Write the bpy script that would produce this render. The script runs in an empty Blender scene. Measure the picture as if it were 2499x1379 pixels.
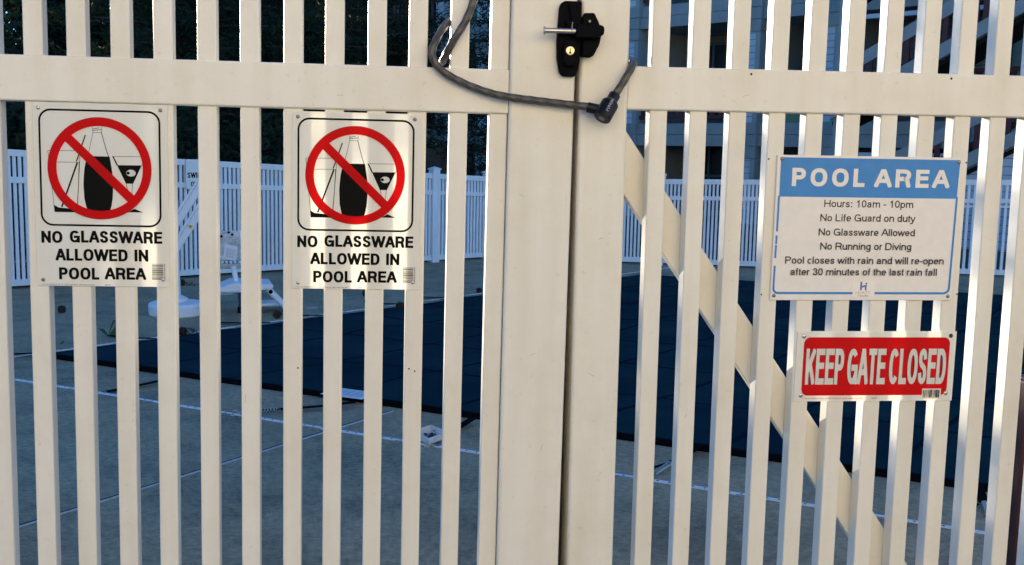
import bpy, bmesh, math, random
from mathutils import Vector, Matrix, noise
sc = bpy.context.scene
COL = sc.collection
R = math.radians
random.seed(7)

# ------------------------------------------------------------------ camera
CAM = Vector((0.0, -2.053758, 1.5))
yaw, pitch, roll = 0.0993976, 0.1242419, 0.0163731
cf = Vector((math.sin(yaw) * math.cos(pitch), math.cos(yaw) * math.cos(pitch), -math.sin(pitch)))
r0 = Vector((math.cos(yaw), -math.sin(yaw), 0)); u0 = r0.cross(cf)
cr = r0 * math.cos(roll) + u0 * math.sin(roll); cu = -r0 * math.sin(roll) + u0 * math.cos(roll)
cd = bpy.data.cameras.new('camera'); cam = bpy.data.objects.new('camera', cd); COL.objects.link(cam)
m = Matrix.Identity(4)
for i in range(3):
    m[i][0], m[i][1], m[i][2] = cr[i], cu[i], -cf[i]
m.translation = CAM
cam.matrix_world = m
cd.sensor_width = 36; cd.lens = 36 * 2567.55 / 2499; cd.shift_x = (1249.5 - 1163.68) / 2499
cd.clip_start = 0.05; cd.clip_end = 500
sc.camera = cam

# ------------------------------------------------------------------ light
SUN_AZ, SUN_EL = R(-27), R(8.0)
w = bpy.data.worlds.new('World'); sc.world = w; w.use_nodes = True
nt = w.node_tree
sky = nt.nodes.new('ShaderNodeTexSky'); sky.sky_type = 'NISHITA'; sky.sun_disc = False
sky.sun_elevation = SUN_EL; sky.sun_rotation = SUN_AZ
sky.ozone_density = 6.0; sky.dust_density = 0.0; sky.air_density = 1.0
nt.links.new(sky.outputs[0], nt.nodes['Background'].inputs[0])
nt.nodes['Background'].inputs[1].default_value = 0.15
SUN = Vector((math.sin(SUN_AZ) * math.cos(SUN_EL), math.cos(SUN_AZ) * math.cos(SUN_EL), math.sin(SUN_EL)))
sl = bpy.data.lights.new('sun', 'SUN'); sl.energy = 5.0; sl.angle = R(0.5); sl.color = (1.0, 0.870, 0.675)
so = bpy.data.objects.new('sun', sl); COL.objects.link(so); so.rotation_euler = SUN.to_track_quat('Z', 'Y').to_euler()
so.location = (-10, 20, 12)
sc.view_settings.view_transform = 'Standard'; sc.view_settings.look = 'None'
sc.view_settings.exposure = 1.72; sc.view_settings.gamma = 1.0

# ------------------------------------------------------------------ helpers
def tag(o, label=None, cat=None, group=None, kind=None):
    if label: o['label'] = label
    if cat: o['category'] = cat
    if group: o['group'] = group
    if kind: o['kind'] = kind
    return o

def empty(name, loc=(0, 0, 0), label=None, cat=None, group=None):
    o = bpy.data.objects.new(name, None); COL.objects.link(o); o.location = loc
    o.empty_display_size = 0.1
    return tag(o, label, cat, group)

def link(name, me, mat, parent=None, loc=None):
    o = bpy.data.objects.new(name, me); COL.objects.link(o)
    if mat is not None and not me.materials: me.materials.append(mat)
    if parent is not None: o.parent = parent
    if loc is not None: o.location = loc
    return o

class MB:
    """collects verts and faces, builds ONE mesh object"""
    def __init__(s): s.v = []; s.f = []; s.sm = []
    def add(s, vs, fs, smooth=False):
        n = len(s.v); s.v += [tuple(p) for p in vs]
        for f in fs: s.f.append(tuple(i + n for i in f)); s.sm.append(smooth)
        return s
    def box(s, x0, x1, y0, y1, z0, z1):
        return s.add([(x0,y0,z0),(x1,y0,z0),(x1,y1,z0),(x0,y1,z0),(x0,y0,z1),(x1,y0,z1),(x1,y1,z1),(x0,y1,z1)],
                     [(0,3,2,1),(4,5,6,7),(0,1,5,4),(1,2,6,5),(2,3,7,6),(3,0,4,7)])
    def obox(s, p0, p1, up, wid, hgt):
        """box from p0 to p1, width along side, height along up"""
        p0, p1 = Vector(p0), Vector(p1); d = (p1 - p0).normalized(); up = Vector(up)
        sd = d.cross(up).normalized(); up = sd.cross(d).normalized()
        a, b = sd * wid / 2, up * hgt / 2
        vs = [p - a - b for p in (p0,)] + [p0 + a - b, p0 + a + b, p0 - a + b, p1 - a - b, p1 + a - b, p1 + a + b, p1 - a + b]
        return s.add(vs, [(0,3,2,1),(4,5,6,7),(0,1,5,4),(1,2,6,5),(2,3,7,6),(3,0,4,7)])
    def prism(s, poly, y0, y1):
        """polygon in xz, counter-clockwise seen from -y, extruded along y"""
        n = len(poly)
        vs = [(x, y0, z) for x, z in poly] + [(x, y1, z) for x, z in poly]
        fs = [tuple(range(n)), tuple(range(2 * n - 1, n - 1, -1))]
        fs += [(i, n + i, n + (i + 1) % n, (i + 1) % n) for i in range(n)]
        return s.add(vs, fs)
    def tube(s, pts, rad, seg=12, twist=0, amp=0, lobes=6, caps=True):
        pts = [Vector(p) for p in pts]; n = len(pts)
        rr = rad if isinstance(rad, (list, tuple)) else [rad] * n
        t = (pts[1] - pts[0]).normalized(); a = t.orthogonal().normalized(); vs = []; L = 0
        for i, p in enumerate(pts):
            t2 = ((pts[min(i + 1, n - 1)] - pts[max(i - 1, 0)])).normalized()
            a = (a - t2 * a.dot(t2)).normalized(); b = t2.cross(a)
            if i: L += (p - pts[i - 1]).length
            for k in range(seg):
                th = 2 * math.pi * k / seg
                r = rr[i] * (1 + amp * math.cos(lobes * th - twist * L))
                vs.append(p + (a * math.cos(th) + b * math.sin(th)) * r)
        fs = [(i*seg+k, i*seg+(k+1)%seg, (i+1)*seg+(k+1)%seg, (i+1)*seg+k) for i in range(n-1) for k in range(seg)]
        s.add(vs, fs, True)
        if caps:
            s.add([vs[k] for k in range(seg)], [tuple(range(seg - 1, -1, -1))]); s.add(vs[-seg:], [tuple(range(seg))])
        return s
    def lathe(s, c, axis, prof, seg=20):
        """profile [(dist along axis, radius)]"""
        c = Vector(c); ax = Vector(axis).normalized(); a = ax.orthogonal().normalized(); b = ax.cross(a); vs = []
        for h, r in prof:
            for k in range(seg):
                th = 2 * math.pi * k / seg; vs.append(c + ax * h + (a * math.cos(th) + b * math.sin(th)) * r)
        n = len(prof)
        fs = [(i*seg+k, i*seg+(k+1)%seg, (i+1)*seg+(k+1)%seg, (i+1)*seg+k) for i in range(n-1) for k in range(seg)]
        s.add(vs, fs, False)
        if prof[0][1] > 1e-5: s.add(vs[:seg], [tuple(range(seg - 1, -1, -1))])
        if prof[-1][1] > 1e-5: s.add(vs[-seg:], [tuple(range(seg))])
        return s
    def mesh(s, name, bev=0, seg=2, ang=30):
        me = bpy.data.meshes.new(name); me.from_pydata(s.v, [], s.f)
        me.polygons.foreach_set('use_smooth', s.sm)
        if bev:
            bm = bmesh.new(); bm.from_mesh(me)
            bmesh.ops.remove_doubles(bm, verts=bm.verts, dist=1e-6)
            bmesh.ops.recalc_face_normals(bm, faces=bm.faces)
            es = [e for e in bm.edges if len(e.link_faces) == 2 and e.calc_face_angle(0) > R(ang)]
            bmesh.ops.bevel(bm, geom=es, offset=bev, segments=seg, profile=0.5, affect='EDGES', clamp_overlap=True)
            bm.to_mesh(me); bm.free()
        me.update(); return me
    def build(s, name, mat, parent=None, bev=0, seg=2, loc=None, ang=30):
        return link(name, s.mesh(name, bev, seg, ang), mat, parent, loc)

def spline(pts, n=10):
    pts = [Vector(p) for p in pts]; out = []
    P = [pts[0] * 2 - pts[1]] + pts + [pts[-1] * 2 - pts[-2]]
    for i in range(1, len(P) - 2):
        a, b, c, d = P[i - 1:i + 3]
        for k in range(n):
            t = k / n
            out.append(0.5 * ((2 * b) + (c - a) * t + (2*a - 5*b + 4*c - d) * t*t + (3*b - a - 3*c + d) * t**3))
    out.append(pts[-1]); return out

# ------------------------------------------------------------------ materials
def nmat(name, col, rough=0.5, spec=0.5, metal=0.0, var=0.0, vscale=8.0, var_col=None, bump=0.0, bscale=200.0, coords='Object', stretch=None):
    mt = bpy.data.materials.new(name); mt.use_nodes = True; t = mt.node_tree; b = t.nodes['Principled BSDF']
    b.inputs['Base Color'].default_value = (*col, 1); b.inputs['Roughness'].default_value = rough
    b.inputs['Specular IOR Level'].default_value = spec; b.inputs['Metallic'].default_value = metal
    tc = t.nodes.new('ShaderNodeTexCoord'); src = tc.outputs[coords]
    if stretch:
        mp = t.nodes.new('ShaderNodeMapping'); mp.inputs['Scale'].default_value = stretch; t.links.new(src, mp.inputs[0]); src = mp.outputs[0]
    if var:
        n = t.nodes.new('ShaderNodeTexNoise'); n.inputs['Scale'].default_value = vscale; n.inputs['Detail'].default_value = 6
        n.inputs['Roughness'].default_value = 0.65
        t.links.new(src, n.inputs['Vector'])
        cr_ = t.nodes.new('ShaderNodeValToRGB'); cr_.color_ramp.elements[0].position = 0.35; cr_.color_ramp.elements[1].position = 0.65
        c2 = var_col if var_col else tuple(c * (1 - var) for c in col)
        cr_.color_ramp.elements[0].color = (*c2, 1); cr_.color_ramp.elements[1].color = (*col, 1)
        t.links.new(n.outputs['Fac'], cr_.inputs[0]); t.links.new(cr_.outputs[0], b.inputs['Base Color'])
    if bump:
        n2 = t.nodes.new('ShaderNodeTexNoise'); n2.inputs['Scale'].default_value = bscale; n2.inputs['Detail'].default_value = 3
        t.links.new(src, n2.inputs['Vector'])
        bp = t.nodes.new('ShaderNodeBump'); bp.inputs['Strength'].default_value = bump; bp.inputs['Distance'].default_value = 0.002
        t.links.new(n2.outputs['Fac'], bp.inputs['Height']); t.links.new(bp.outputs[0], b.inputs['Normal'])
    return mt

def vinyl(name, col):
    """white pvc: faint mottling, greyish grime streaks running down"""
    mt = nmat(name, col, rough=0.38, spec=0.5, bump=0.12, bscale=350)
    t = mt.node_tree; b = t.nodes['Principled BSDF']; tc = t.nodes.new('ShaderNodeTexCoord')
    g = t.nodes.new('ShaderNodeNewGeometry')
    mp = t.nodes.new('ShaderNodeMapping'); mp.inputs['Scale'].default_value = (22, 22, 1.6); t.links.new(g.outputs['Position'], mp.inputs[0])
    n = t.nodes.new('ShaderNodeTexNoise'); n.inputs['Scale'].default_value = 1.0; n.inputs['Detail'].default_value = 5; t.links.new(mp.outputs[0], n.inputs['Vector'])
    r1 = t.nodes.new('ShaderNodeValToRGB'); r1.color_ramp.elements[0].position = 0.3; r1.color_ramp.elements[1].position = 0.62
    r1.color_ramp.elements[0].color = (col[0]*.93, col[1]*.92, col[2]*.89, 1); r1.color_ramp.elements[1].color = (*col, 1)
    t.links.new(n.outputs['Fac'], r1.inputs[0])
    n3 = t.nodes.new('ShaderNodeTexNoise'); n3.inputs['Scale'].default_value = 90; n3.inputs['Detail'].default_value = 4; t.links.new(g.outputs['Position'], n3.inputs['Vector'])
    r3 = t.nodes.new('ShaderNodeValToRGB'); r3.color_ramp.elements[0].position = 0.26; r3.color_ramp.elements[1].position = 0.34
    r3.color_ramp.elements[0].color = (.72, .7, .66, 1); r3.color_ramp.elements[1].color = (1, 1, 1, 1)
    t.links.new(n3.outputs['Fac'], r3.inputs[0])
    mx = t.nodes.new('ShaderNodeMix'); mx.data_type = 'RGBA'; mx.blend_type = 'MULTIPLY'; mx.inputs[0].default_value = 0.35
    t.links.new(r1.outputs[0], mx.inputs[6]); t.links.new(r3.outputs[0], mx.inputs[7])
    n4 = t.nodes.new('ShaderNodeTexNoise'); n4.inputs['Scale'].default_value = 4.5; n4.inputs['Detail'].default_value = 8; n4.inputs['Roughness'].default_value = .7; t.links.new(g.outputs['Position'], n4.inputs['Vector'])
    r4 = t.nodes.new('ShaderNodeValToRGB'); r4.color_ramp.elements[0].position = .32; r4.color_ramp.elements[1].position = .55
    r4.color_ramp.elements[0].color = (.86, .80, .73, 1); r4.color_ramp.elements[1].color = (1, 1, 1, 1); t.links.new(n4.outputs['Fac'], r4.inputs[0])
    m4 = t.nodes.new('ShaderNodeMix'); m4.data_type = 'RGBA'; m4.blend_type = 'MULTIPLY'; m4.inputs[0].default_value = .45
    t.links.new(mx.outputs[2], m4.inputs[6]); t.links.new(r4.outputs[0], m4.inputs[7]); t.links.new(m4.outputs[2], b.inputs['Base Color'])
    return mt

def plastic_sheet(name, col, trans=0.35):
    """thin sign plastic: lets some light through from behind"""
    mt = nmat(name, col, rough=0.5, spec=0.18, bump=0.06, bscale=300)
    t = mt.node_tree; b = t.nodes['Principled BSDF']; out = t.nodes['Material Output']
    tr = t.nodes.new('ShaderNodeBsdfTranslucent'); tr.inputs[0].default_value = (*col, 1)
    mx = t.nodes.new('ShaderNodeMixShader'); mx.inputs[0].default_value = trans
    t.links.new(b.outputs[0], mx.inputs[1]); t.links.new(tr.outputs[0], mx.inputs[2]); t.links.new(mx.outputs[0], out.inputs[0])
    return mt

M = {}
M['gate'] = vinyl('gate vinyl', (0.82, 0.79, 0.715))  # white vinyl tinted cream: warm light on the gate front put into the colour
M['fence'] = vinyl('fence vinyl', (0.78, 0.80, 0.82))  # white vinyl tinted cooler: blue skylight put into the colour
M['black'] = nmat('black plastic', (0.003, 0.0035, 0.005), rough=0.6, spec=0.05, bump=0.15, bscale=500)
M['ink'] = nmat('black ink', (0.004, 0.004, 0.004), rough=0.6, spec=0.08)
M['steel'] = nmat('steel', (0.62, 0.60, 0.57), rough=0.28, metal=1.0, var=0.3, vscale=60)
M['dull_steel'] = nmat('dull screw', (0.30, 0.28, 0.26), rough=0.4, metal=1.0, var=0.3, vscale=200)
M['rust'] = nmat('rusty screw', (0.07, 0.03, 0.02), rough=0.7, var=0.4, vscale=300)
M['brass'] = nmat('brass lock face', (0.78, 0.66, 0.42), rough=0.3, metal=1.0)
M['signwhite'] = plastic_sheet('sign plastic', (0.96, 0.945, 0.885), 0.34)
M['signred'] = plastic_sheet('sign red', (0.78, 0.001, 0.004), 0.38)
M['metalwhite'] = nmat('sign aluminium white', (0.84, 0.80, 0.76), rough=0.4, var=0.06, vscale=40)
M['signblue'] = nmat('sign blue', (0.035, 0.24, 0.62), rough=0.4, var=0.12, vscale=25)
M['redpanel'] = plastic_sheet('red sign field', (0.66, 0.002, 0.004), 0.15)
M['textgrey'] = nmat('grey ink', (0.05, 0.042, 0.042), rough=0.5, spec=0.2)
M['palegrey'] = nmat('pale grey ink', (0.33, 0.31, 0.30), rough=0.5, spec=0.2)
M['logo_blue'] = nmat('logo blue', (0.07, 0.16, 0.42), rough=0.5)
M['sticker'] = nmat('sticker', (0.88, 0.82, 0.78), rough=0.5)
M['cable'] = nmat('vinyl coated steel cable', (0.072, 0.070, 0.069), rough=0.32, spec=0.5, var=0.4, vscale=160)
M['wrap'] = nmat('lock body', (0.005, 0.006, 0.010), rough=0.4, spec=0.3)
M['lettergrey'] = nmat('lock lettering', (0.42, 0.44, 0.48), rough=0.5)
M['dark'] = nmat('dark hole', (0.02, 0.015, 0.012), rough=0.9, spec=0.1)

# ------------------------------------------------------------------ stroke lettering (own outlines)
def arc(cx, cy, rx, ry, a0, a1, n=16, e=2.35):
    out = []
    for i in range(n + 1):
        a = R(a0 + (a1 - a0) * i / n); c, s_ = math.cos(a), math.sin(a)
        out.append((cx + rx * math.copysign(abs(c) ** (2 / e), c), cy + ry * math.copysign(abs(s_) ** (2 / e), s_)))
    return out
def sm(pts, n=5):
    return [(p.x, p.y) for p in spline([(x, y, 0) for x, y in pts], n)]
_O = ('c', arc(.5, .5, .5, .5, 0, 360, 28)[:-1])
_S = ('s', sm([(.95,.74),(.83,.93),(.5,1),(.15,.93),(.05,.75),(.19,.59),(.5,.51),(.83,.42),(.97,.26),(.86,.07),(.5,0),(.13,.07),(.02,.28)]))
_P = ('o', [(0.0,1),(.55,1)] + arc(.55,.735,.45,.265,90,-90,10)[1:-1] + [(.55,.47),(.0,.47)])
def L(*p): return ('l', list(p))
GL = {  # kind, advance, strokes ; unit box: caps 0..1 = cap height, lower 0..1 = x height (2 = cap, -1 = descender)
 'A': ('C', 690, [L((0,0),(.44,1)), L((.56,1),(1,0)), L((.33,.31),(.67,.31))]),
 'C': ('C', 722, [('o', arc(.5,.5,.5,.5,40,320,22))]),
 'D': ('C', 722, [('c', [(0,0),(0,1),(.45,1)] + arc(.45,.5,.55,.5,90,-90,14)[1:-1] + [(.45,0)])]),
 'E': ('C', 645, [L((1,1),(0,1),(0,0),(1,0)), L((0,.53),(.92,.53))]),
 'F': ('C', 611, [L((1,1),(0,1),(0,0)), L((0,.5),(.85,.5))]),
 'G': ('C', 778, [('o', arc(.5,.5,.5,.5,42,335,24)), L((.56,.46),(1,.46),(1,0))]),
 'H': ('C', 722, [L((0,0),(0,1)), L((1,0),(1,1)), L((0,.52),(1,.52))]),
 'I': ('C', 278, [L((.5,0),(.5,1))]),
 'K': ('C', 690, [L((0,0),(0,1)), L((1,1),(.08,.38)), L((.42,.60),(1,0))]),
 'L': ('C', 590, [L((0,1),(0,0),(1,0))]),
 'M': ('C', 833, [L((0,0),(0,1),(.5,.08),(1,1),(1,0))]),
 'N': ('C', 722, [L((0,0),(0,1)), L((0,1),(1,0)), L((1,0),(1,1))]),
 'O': ('C', 778, [_O]), 'P': ('C', 667, [_P, L((0,0),(0,1))]),
 'R': ('C', 722, [_P, L((0,0),(0,1)), L((.5,.47),(.86,.40),(.93,.15),(1,0))]),
 'S': ('C', 667, [_S]), 'T': ('C', 611, [L((0,1),(1,1)), L((.5,1),(.5,0))]),
 'W': ('C', 1000, [L((0,1),(.24,0)), L((.26,0),(.5,1)), L((.5,1),(.74,0)), L((.76,0),(1,1))]),
 'Y': ('C', 667, [L((0,1),(.5,.42),(1,1)), L((.5,.42),(.5,0))]),
 'U': ('C', 722, [L((0,1),(0,.3),(.12,.07),(.5,0),(.88,.07),(1,.3),(1,1))]),
 'a': ('x', 556, [('o', sm([(.05,.72),(.2,.95),(.5,1),(.8,.92),(.87,.7)],4) + [(.87,.2),(.92,.02),(1,0)]), ('o', sm([(.87,.6),(.5,.54),(.13,.45),(0,.25),(.12,.04),(.4,0),(.72,.1),(.87,.36)],4))]),
 'c': ('x', 500, [('o', arc(.5,.5,.5,.5,42,318,18))]),
 'd': ('x', 556, [('c', arc(.48,.5,.48,.5,0,360,22)[:-1]), L((1,0),(1,2))]),
 'e': ('x', 556, [('o', [(.02,.5)] + arc(.5,.5,.5,.5,0,318,20))]),
 'f': ('x', 300, [('o', [(.38,0),(.38,1.62),(.46,1.9),(.7,2),(1.1,2)]), L((0,.96),(.85,.96))]),
 'g': ('x', 556, [('c', arc(.48,.5,.48,.5,0,360,22)[:-1]), L((1,1),(1,-.55),(.85,-.9),(.5,-1),(.12,-.88))]),
 'h': ('x', 556, [L((0,0),(0,2)), ('o', sm([(0,.6),(.2,.92),(.55,1),(.92,.88),(1,.6)],4) + [(1,0)])]),
 'i': ('x', 222, [L((.5,0),(.5,.95)), L((.5,1.86),(.5,1.94))]),
 'l': ('x', 222, [L((.5,0),(.5,2))]),
 'm': ('x', 833, [L((0,0),(0,1.04)), ('o', sm([(0,.65),(.12,.94),(.3,1),(.46,.92),(.5,.65)],4) + [(.5,0)]), ('o', sm([(.5,.65),(.62,.94),(.8,1),(.96,.92),(1,.65)],4) + [(1,0)])]),
 'n': ('x', 556, [L((0,0),(0,1.04)), ('o', sm([(0,.6),(.2,.92),(.55,1),(.92,.88),(1,.6)],4) + [(1,0)])]),
 'o': ('x', 556, [_O]),
 'p': ('x', 556, [L((0,-1),(0,1.04)), ('c', arc(.52,.5,.48,.5,0,360,22)[:-1])]),
 'r': ('x', 333, [L((0,0),(0,1.04)), L((0,.5),(.25,.86),(.6,1),(1,1))]),
 's': ('x', 500, [_S]), 't': ('x', 278, [L((.42,1.65),(.42,.2),(.6,0),(1,0)), L((0,1),(1,1))]),
 'u': ('x', 556, [L((0,1),(0,.35),(.1,.08),(.45,0),(.8,.08),(1,.4)), L((1,1),(1,0))]),
 'v': ('x', 500, [L((0,1),(.5,0),(1,1))]), 'w': ('x', 722, [L((0,1),(.24,0)), L((.26,0),(.5,1)), L((.5,1),(.74,0)), L((.76,0),(1,1))]),
 'y': ('x', 500, [L((0,1),(.5,0)), L((1,1),(.42,-.8),(.25,-1),(0,-1))]),
 '0': ('C', 556, [_O]), '1': ('C', 556, [L((.2,.8),(.6,1),(.6,0))]),
 '3': ('C', 556, [('o', sm([(.03,.74),(.15,.94),(.48,1),(.84,.93),(.92,.75),(.8,.57),(.45,.52)],4)), ('o', sm([(.45,.52),(.85,.46),(1,.26),(.85,.06),(.48,0),(.12,.06),(0,.27)],4))]),
 '-': ('C', 333, [L((0,.36),(1,.36))]), ':': ('x', 278, [L((.5,0),(.5,.06)), L((.5,.92),(.5,.98))]),
 ' ': ('C', 278, []),
}
def ribbon(pts, closed, tx, ty, ext=True):
    P = [Vector((x / tx, y / ty)) for x, y in pts]
    Q = [P[0]]
    for p in P[1:]:
        if (p - Q[-1]).length > 1e-4: Q.append(p)
    P = Q; n = len(P); Lf = []; Rt = []
    for i in range(n):
        a = P[i - 1] if (i or closed) else None; b = P[(i + 1) % n] if (i < n - 1 or closed) else None
        d1 = (P[i] - a).normalized() if a is not None else None; d2 = (b - P[i]).normalized() if b is not None else None
        if d1 is None: d1 = d2
        if d2 is None: d2 = d1
        n1 = Vector((-d1.y, d1.x)); n2 = Vector((-d2.y, d2.x)); mm = n1 + n2
        if mm.length < 1e-3: mm = n1.copy()
        mm.normalize(); k = 0.5 / max(0.42, mm.dot(n1))
        Lf.append(P[i] + mm * k); Rt.append(P[i] - mm * k)
    if not closed and ext is not None:
        for i, j in ((0, 1), (n - 1, n - 2)):
            dd = (P[i] - P[j]).normalized()
            if ext or max(abs(dd.x), abs(dd.y)) > .985: Lf[i] = Lf[i] + dd * .5; Rt[i] = Rt[i] + dd * .5
    sc_ = lambda p: (p.x * tx, p.y * ty)
    fs = []
    for i in range(n if closed else n - 1):
        j = (i + 1) % n; fs.append([sc_(Rt[i]), sc_(Rt[j]), sc_(Lf[j]), sc_(Lf[i])])
    return fs
def clip(poly, x0, x1, z0, z1):
    for ax, lim, sg in ((0, x0, 1), (0, x1, -1), (1, z0, 1), (1, z1, -1)):
        out = []
        for i in range(len(poly)):
            a, b = poly[i - 1], poly[i]; da, db = sg * (a[ax] - lim), sg * (b[ax] - lim)
            if da * db < 0: t = da / (da - db); out.append((a[0] + (b[0] - a[0]) * t, a[1] + (b[1] - a[1]) * t))
            if db >= 0: out.append(b)
        poly = out
        if len(poly) < 3: return None
    return poly
class Flat:
    """flat printed shapes: x to the right, z up, each piece a hair in front of the one before"""
    def __init__(s): s.mb = MB(); s.k = 0
    def poly(s, pts, y=0.0):
        a = sum(pts[i][0] * pts[(i + 1) % len(pts)][1] - pts[(i + 1) % len(pts)][0] * pts[i][1] for i in range(len(pts)))
        if a < 0: pts = pts[::-1]
        s.k += 1; yy = y - s.k * 1e-5
        s.mb.add([(x, yy, z) for x, z in pts], [tuple(range(len(pts)))])
    def strip(s, pts, closed, tx, ty=None, box=None, ext=False):
        fs = ribbon(pts, closed, tx, ty or tx, ext)
        if box: fs = [q for q in (clip(q, *box) for q in fs) if q]
        s.k += 1; yy = -s.k * 1e-5
        for i, q in enumerate(fs): s.mb.add([(x, yy - i * 2e-6, z) for x, z in q], [tuple(range(len(q)))])
    def word(s, text, x0, x1, z0, cap, tx, ty=None, xh=0.725, bearing=42):
        """text fitted between x0 and x1, baseline z0"""
        ty = ty or tx; adv = sum(GL[c][1] for c in text) - 2 * bearing
        k = (x1 - x0) / adv; x = x0 - bearing * k
        for c in text:
            kind, a, strokes = GL[c]; bear = bearing * k; lo = x + bear + tx / 2; hi = x + a * k - bear - tx / 2
            if c in 'AVWYvwy': lo -= 55 * k; hi += 55 * k
            H = cap if kind == 'C' else cap * xh
            def mp(p):
                gx, gy = p
                if kind == 'C' or 0 <= gy <= 1: zz = ty / 2 + gy * (H - ty)
                elif gy > 1: zz = H - ty / 2 + (gy - 1) * (cap - H)
                else: zz = ty / 2 + gy * cap * 0.29
                return (lo + gx * (hi - lo), z0 + zz)
            bx = (lo - tx / 2, hi + tx / 2, z0 if kind == 'C' else z0 - cap * .30, z0 + cap)
            for kd, pts in strokes:
                s.strip([mp(p) for p in pts], kd == 'c', tx, ty, bx, {'l': True, 's': None}.get(kd, False))
            x += a * k
    def build(s, name, mat, parent, y): 
        o = s.mb.build(name, mat, parent); o.location = (0, y, 0); return o
def rrect(x0, x1, z0, z1, r, n=6):
    out = []
    for cx, cz, a in ((x1 - r, z1 - r, 0), (x0 + r, z1 - r, 90), (x0 + r, z0 + r, 180), (x1 - r, z0 + r, 270)):
        for i in range(n + 1):
            t = R(a + 90 * i / n); out.append((cx + r * math.cos(t), cz + r * math.sin(t)))
    return out

# ------------------------------------------------------------------ ground
def gmat_concrete():
    mt = bpy.data.materials.new('exposed concrete'); mt.use_nodes = True; t = mt.node_tree; b = t.nodes['Principled BSDF']
    g = t.nodes.new('ShaderNodeNewGeometry')
    def noise_(scale, det=5, rough=.6):
        n = t.nodes.new('ShaderNodeTexNoise'); n.inputs['Scale'].default_value = scale; n.inputs['Detail'].default_value = det
        n.inputs['Roughness'].default_value = rough; t.links.new(g.outputs['Position'], n.inputs['Vector']); return n
    def ramp(src, p0, c0, p1, c1):
        r = t.nodes.new('ShaderNodeValToRGB'); r.color_ramp.elements[0].position = p0; r.color_ramp.elements[1].position = p1
        r.color_ramp.elements[0].color = (*c0, 1); r.color_ramp.elements[1].color = (*c1, 1); t.links.new(src, r.inputs[0]); return r
    def mul(a, c, f):
        x = t.nodes.new('ShaderNodeMix'); x.data_type = 'RGBA'; x.blend_type = 'MULTIPLY'; x.inputs[0].default_value = f
        t.links.new(a, x.inputs[6]); t.links.new(c, x.inputs[7]); return x.outputs[2]
    base = ramp(noise_(0.9).outputs['Fac'], .3, (.29, .236, .148), .7, (.395, .325, .205)).outputs[0]
    spots = ramp(noise_(30, 6, .78).outputs['Fac'], .34, (.42, .43, .45), .64, (1.38, 1.35, 1.28)).outputs[0]
    vo = t.nodes.new('ShaderNodeTexVoronoi'); vo.inputs['Scale'].default_value = 70; t.links.new(g.outputs['Position'], vo.inputs['Vector'])
    peb = ramp(vo.outputs['Distance'], .05, (1.35, 1.3, 1.2), .45, (.8, .8, .82)).outputs[0]
    stain = ramp(noise_(1.9, 8, .72).outputs['Fac'], .36, (.62, .62, .63), .54, (1.06, 1.05, 1.03)).outputs[0]
    c = mul(mul(mul(base, spots, .7), peb, .22), stain, .95)
    t.links.new(c, b.inputs['Base Color']); b.inputs['Roughness'].default_value = .85; b.inputs['Specular IOR Level'].default_value = .3
    bp = t.nodes.new('ShaderNodeBump'); bp.inputs['Strength'].default_value = .5; bp.inputs['Distance'].default_value = .004
    t.links.new(noise_(110, 3).outputs['Fac'], bp.inputs['Height']); t.links.new(bp.outputs[0], b.inputs['Normal'])
    return mt
M['deck'] = gmat_concrete()
M['soil'] = nmat('mulch and grass', (0.07, 0.075, 0.035), rough=0.9, var=0.6, vscale=3, bump=0.6, bscale=40)
M['pave'] = nmat('walkway concrete', (0.36, 0.34, 0.31), rough=0.85, var=0.3, vscale=2, bump=0.4, bscale=90)
g = MB().add([(-150, -120, -.012), (150, -120, -.012), (150, 180, -.012), (-150, 180, -.012)], [(0, 1, 2, 3)]).build('ground', M['soil']); tag(g, kind='structure')
g = MB().add([(-40, -12, -.006), (40, -12, -.006), (40, -.25, -.006), (-40, -.25, -.006)], [(0, 1, 2, 3)]).build('walkway', M['pave']); tag(g, kind='structure')
fl0, fl1 = Vector((-10.25, 5.08, 0)), Vector((1.6, 12.60, 0))      # left back fence: off frame to the inner corner
fr1, fr2 = Vector((7.30, 10.87, 0)), Vector((13.0, 9.31, 0))
g = MB().add([(-6.5, -.25, 0), (14, -.25, 0), (14, 9.2, 0), (7.4, 11.05, 0), (1.62, 12.72, 0), (-10.4, 5.1, 0)], [(0, 1, 2, 3, 4, 5)]).build('pool_deck', M['deck']); tag(g, kind='structure')

# ------------------------------------------------------------------ the double gate
def gate_root(name, t, p, label):
    rot = Matrix.Rotation(p, 4, 'Z') @ Matrix.Rotation(t, 4, 'Y')
    o = empty(name, (0, 0, 0), label, 'gate')
    o.matrix_world = Matrix.Translation(Vector((0, 0, 1.5)) + rot @ Vector((0, 0, -1.5))) @ rot
    return o
GL_ = gate_root('pool_gate', 0.0074116, -0.0076507, 'white picket gate leaf with two no glassware signs and wide latch stile')
GR_ = gate_root('pool_gate', -0.0012670, 0.0136318, 'white picket gate leaf with diagonal brace behind blue and red signs')
PW, PD = 0.0356, 0.0335
pk = MB().box(0, PW, 0, PD, 0.16, 1.90).mesh('picket', 0.0028, 3)
def pickets(root, us):
    for u in us: link('picket', pk, M['gate'], root, (u, 0, 0))
LU = [-0.9655, -0.8865, -0.8068, -0.7270, -0.6474, -0.5698, -0.49, -0.4119, -0.3314, -0.252, -0.1711, -0.093, -0.0126, 0.0657, 0.1456, 0.2230]
RU = [0.5439, 0.6252, 0.7064, 0.7878, 0.8664, 0.945, 1.0247, 1.1045, 1.1821, 1.2599, 1.3385, 1.4180, 1.4975]
pickets(GL_, LU); pickets(GR_, RU)
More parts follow.
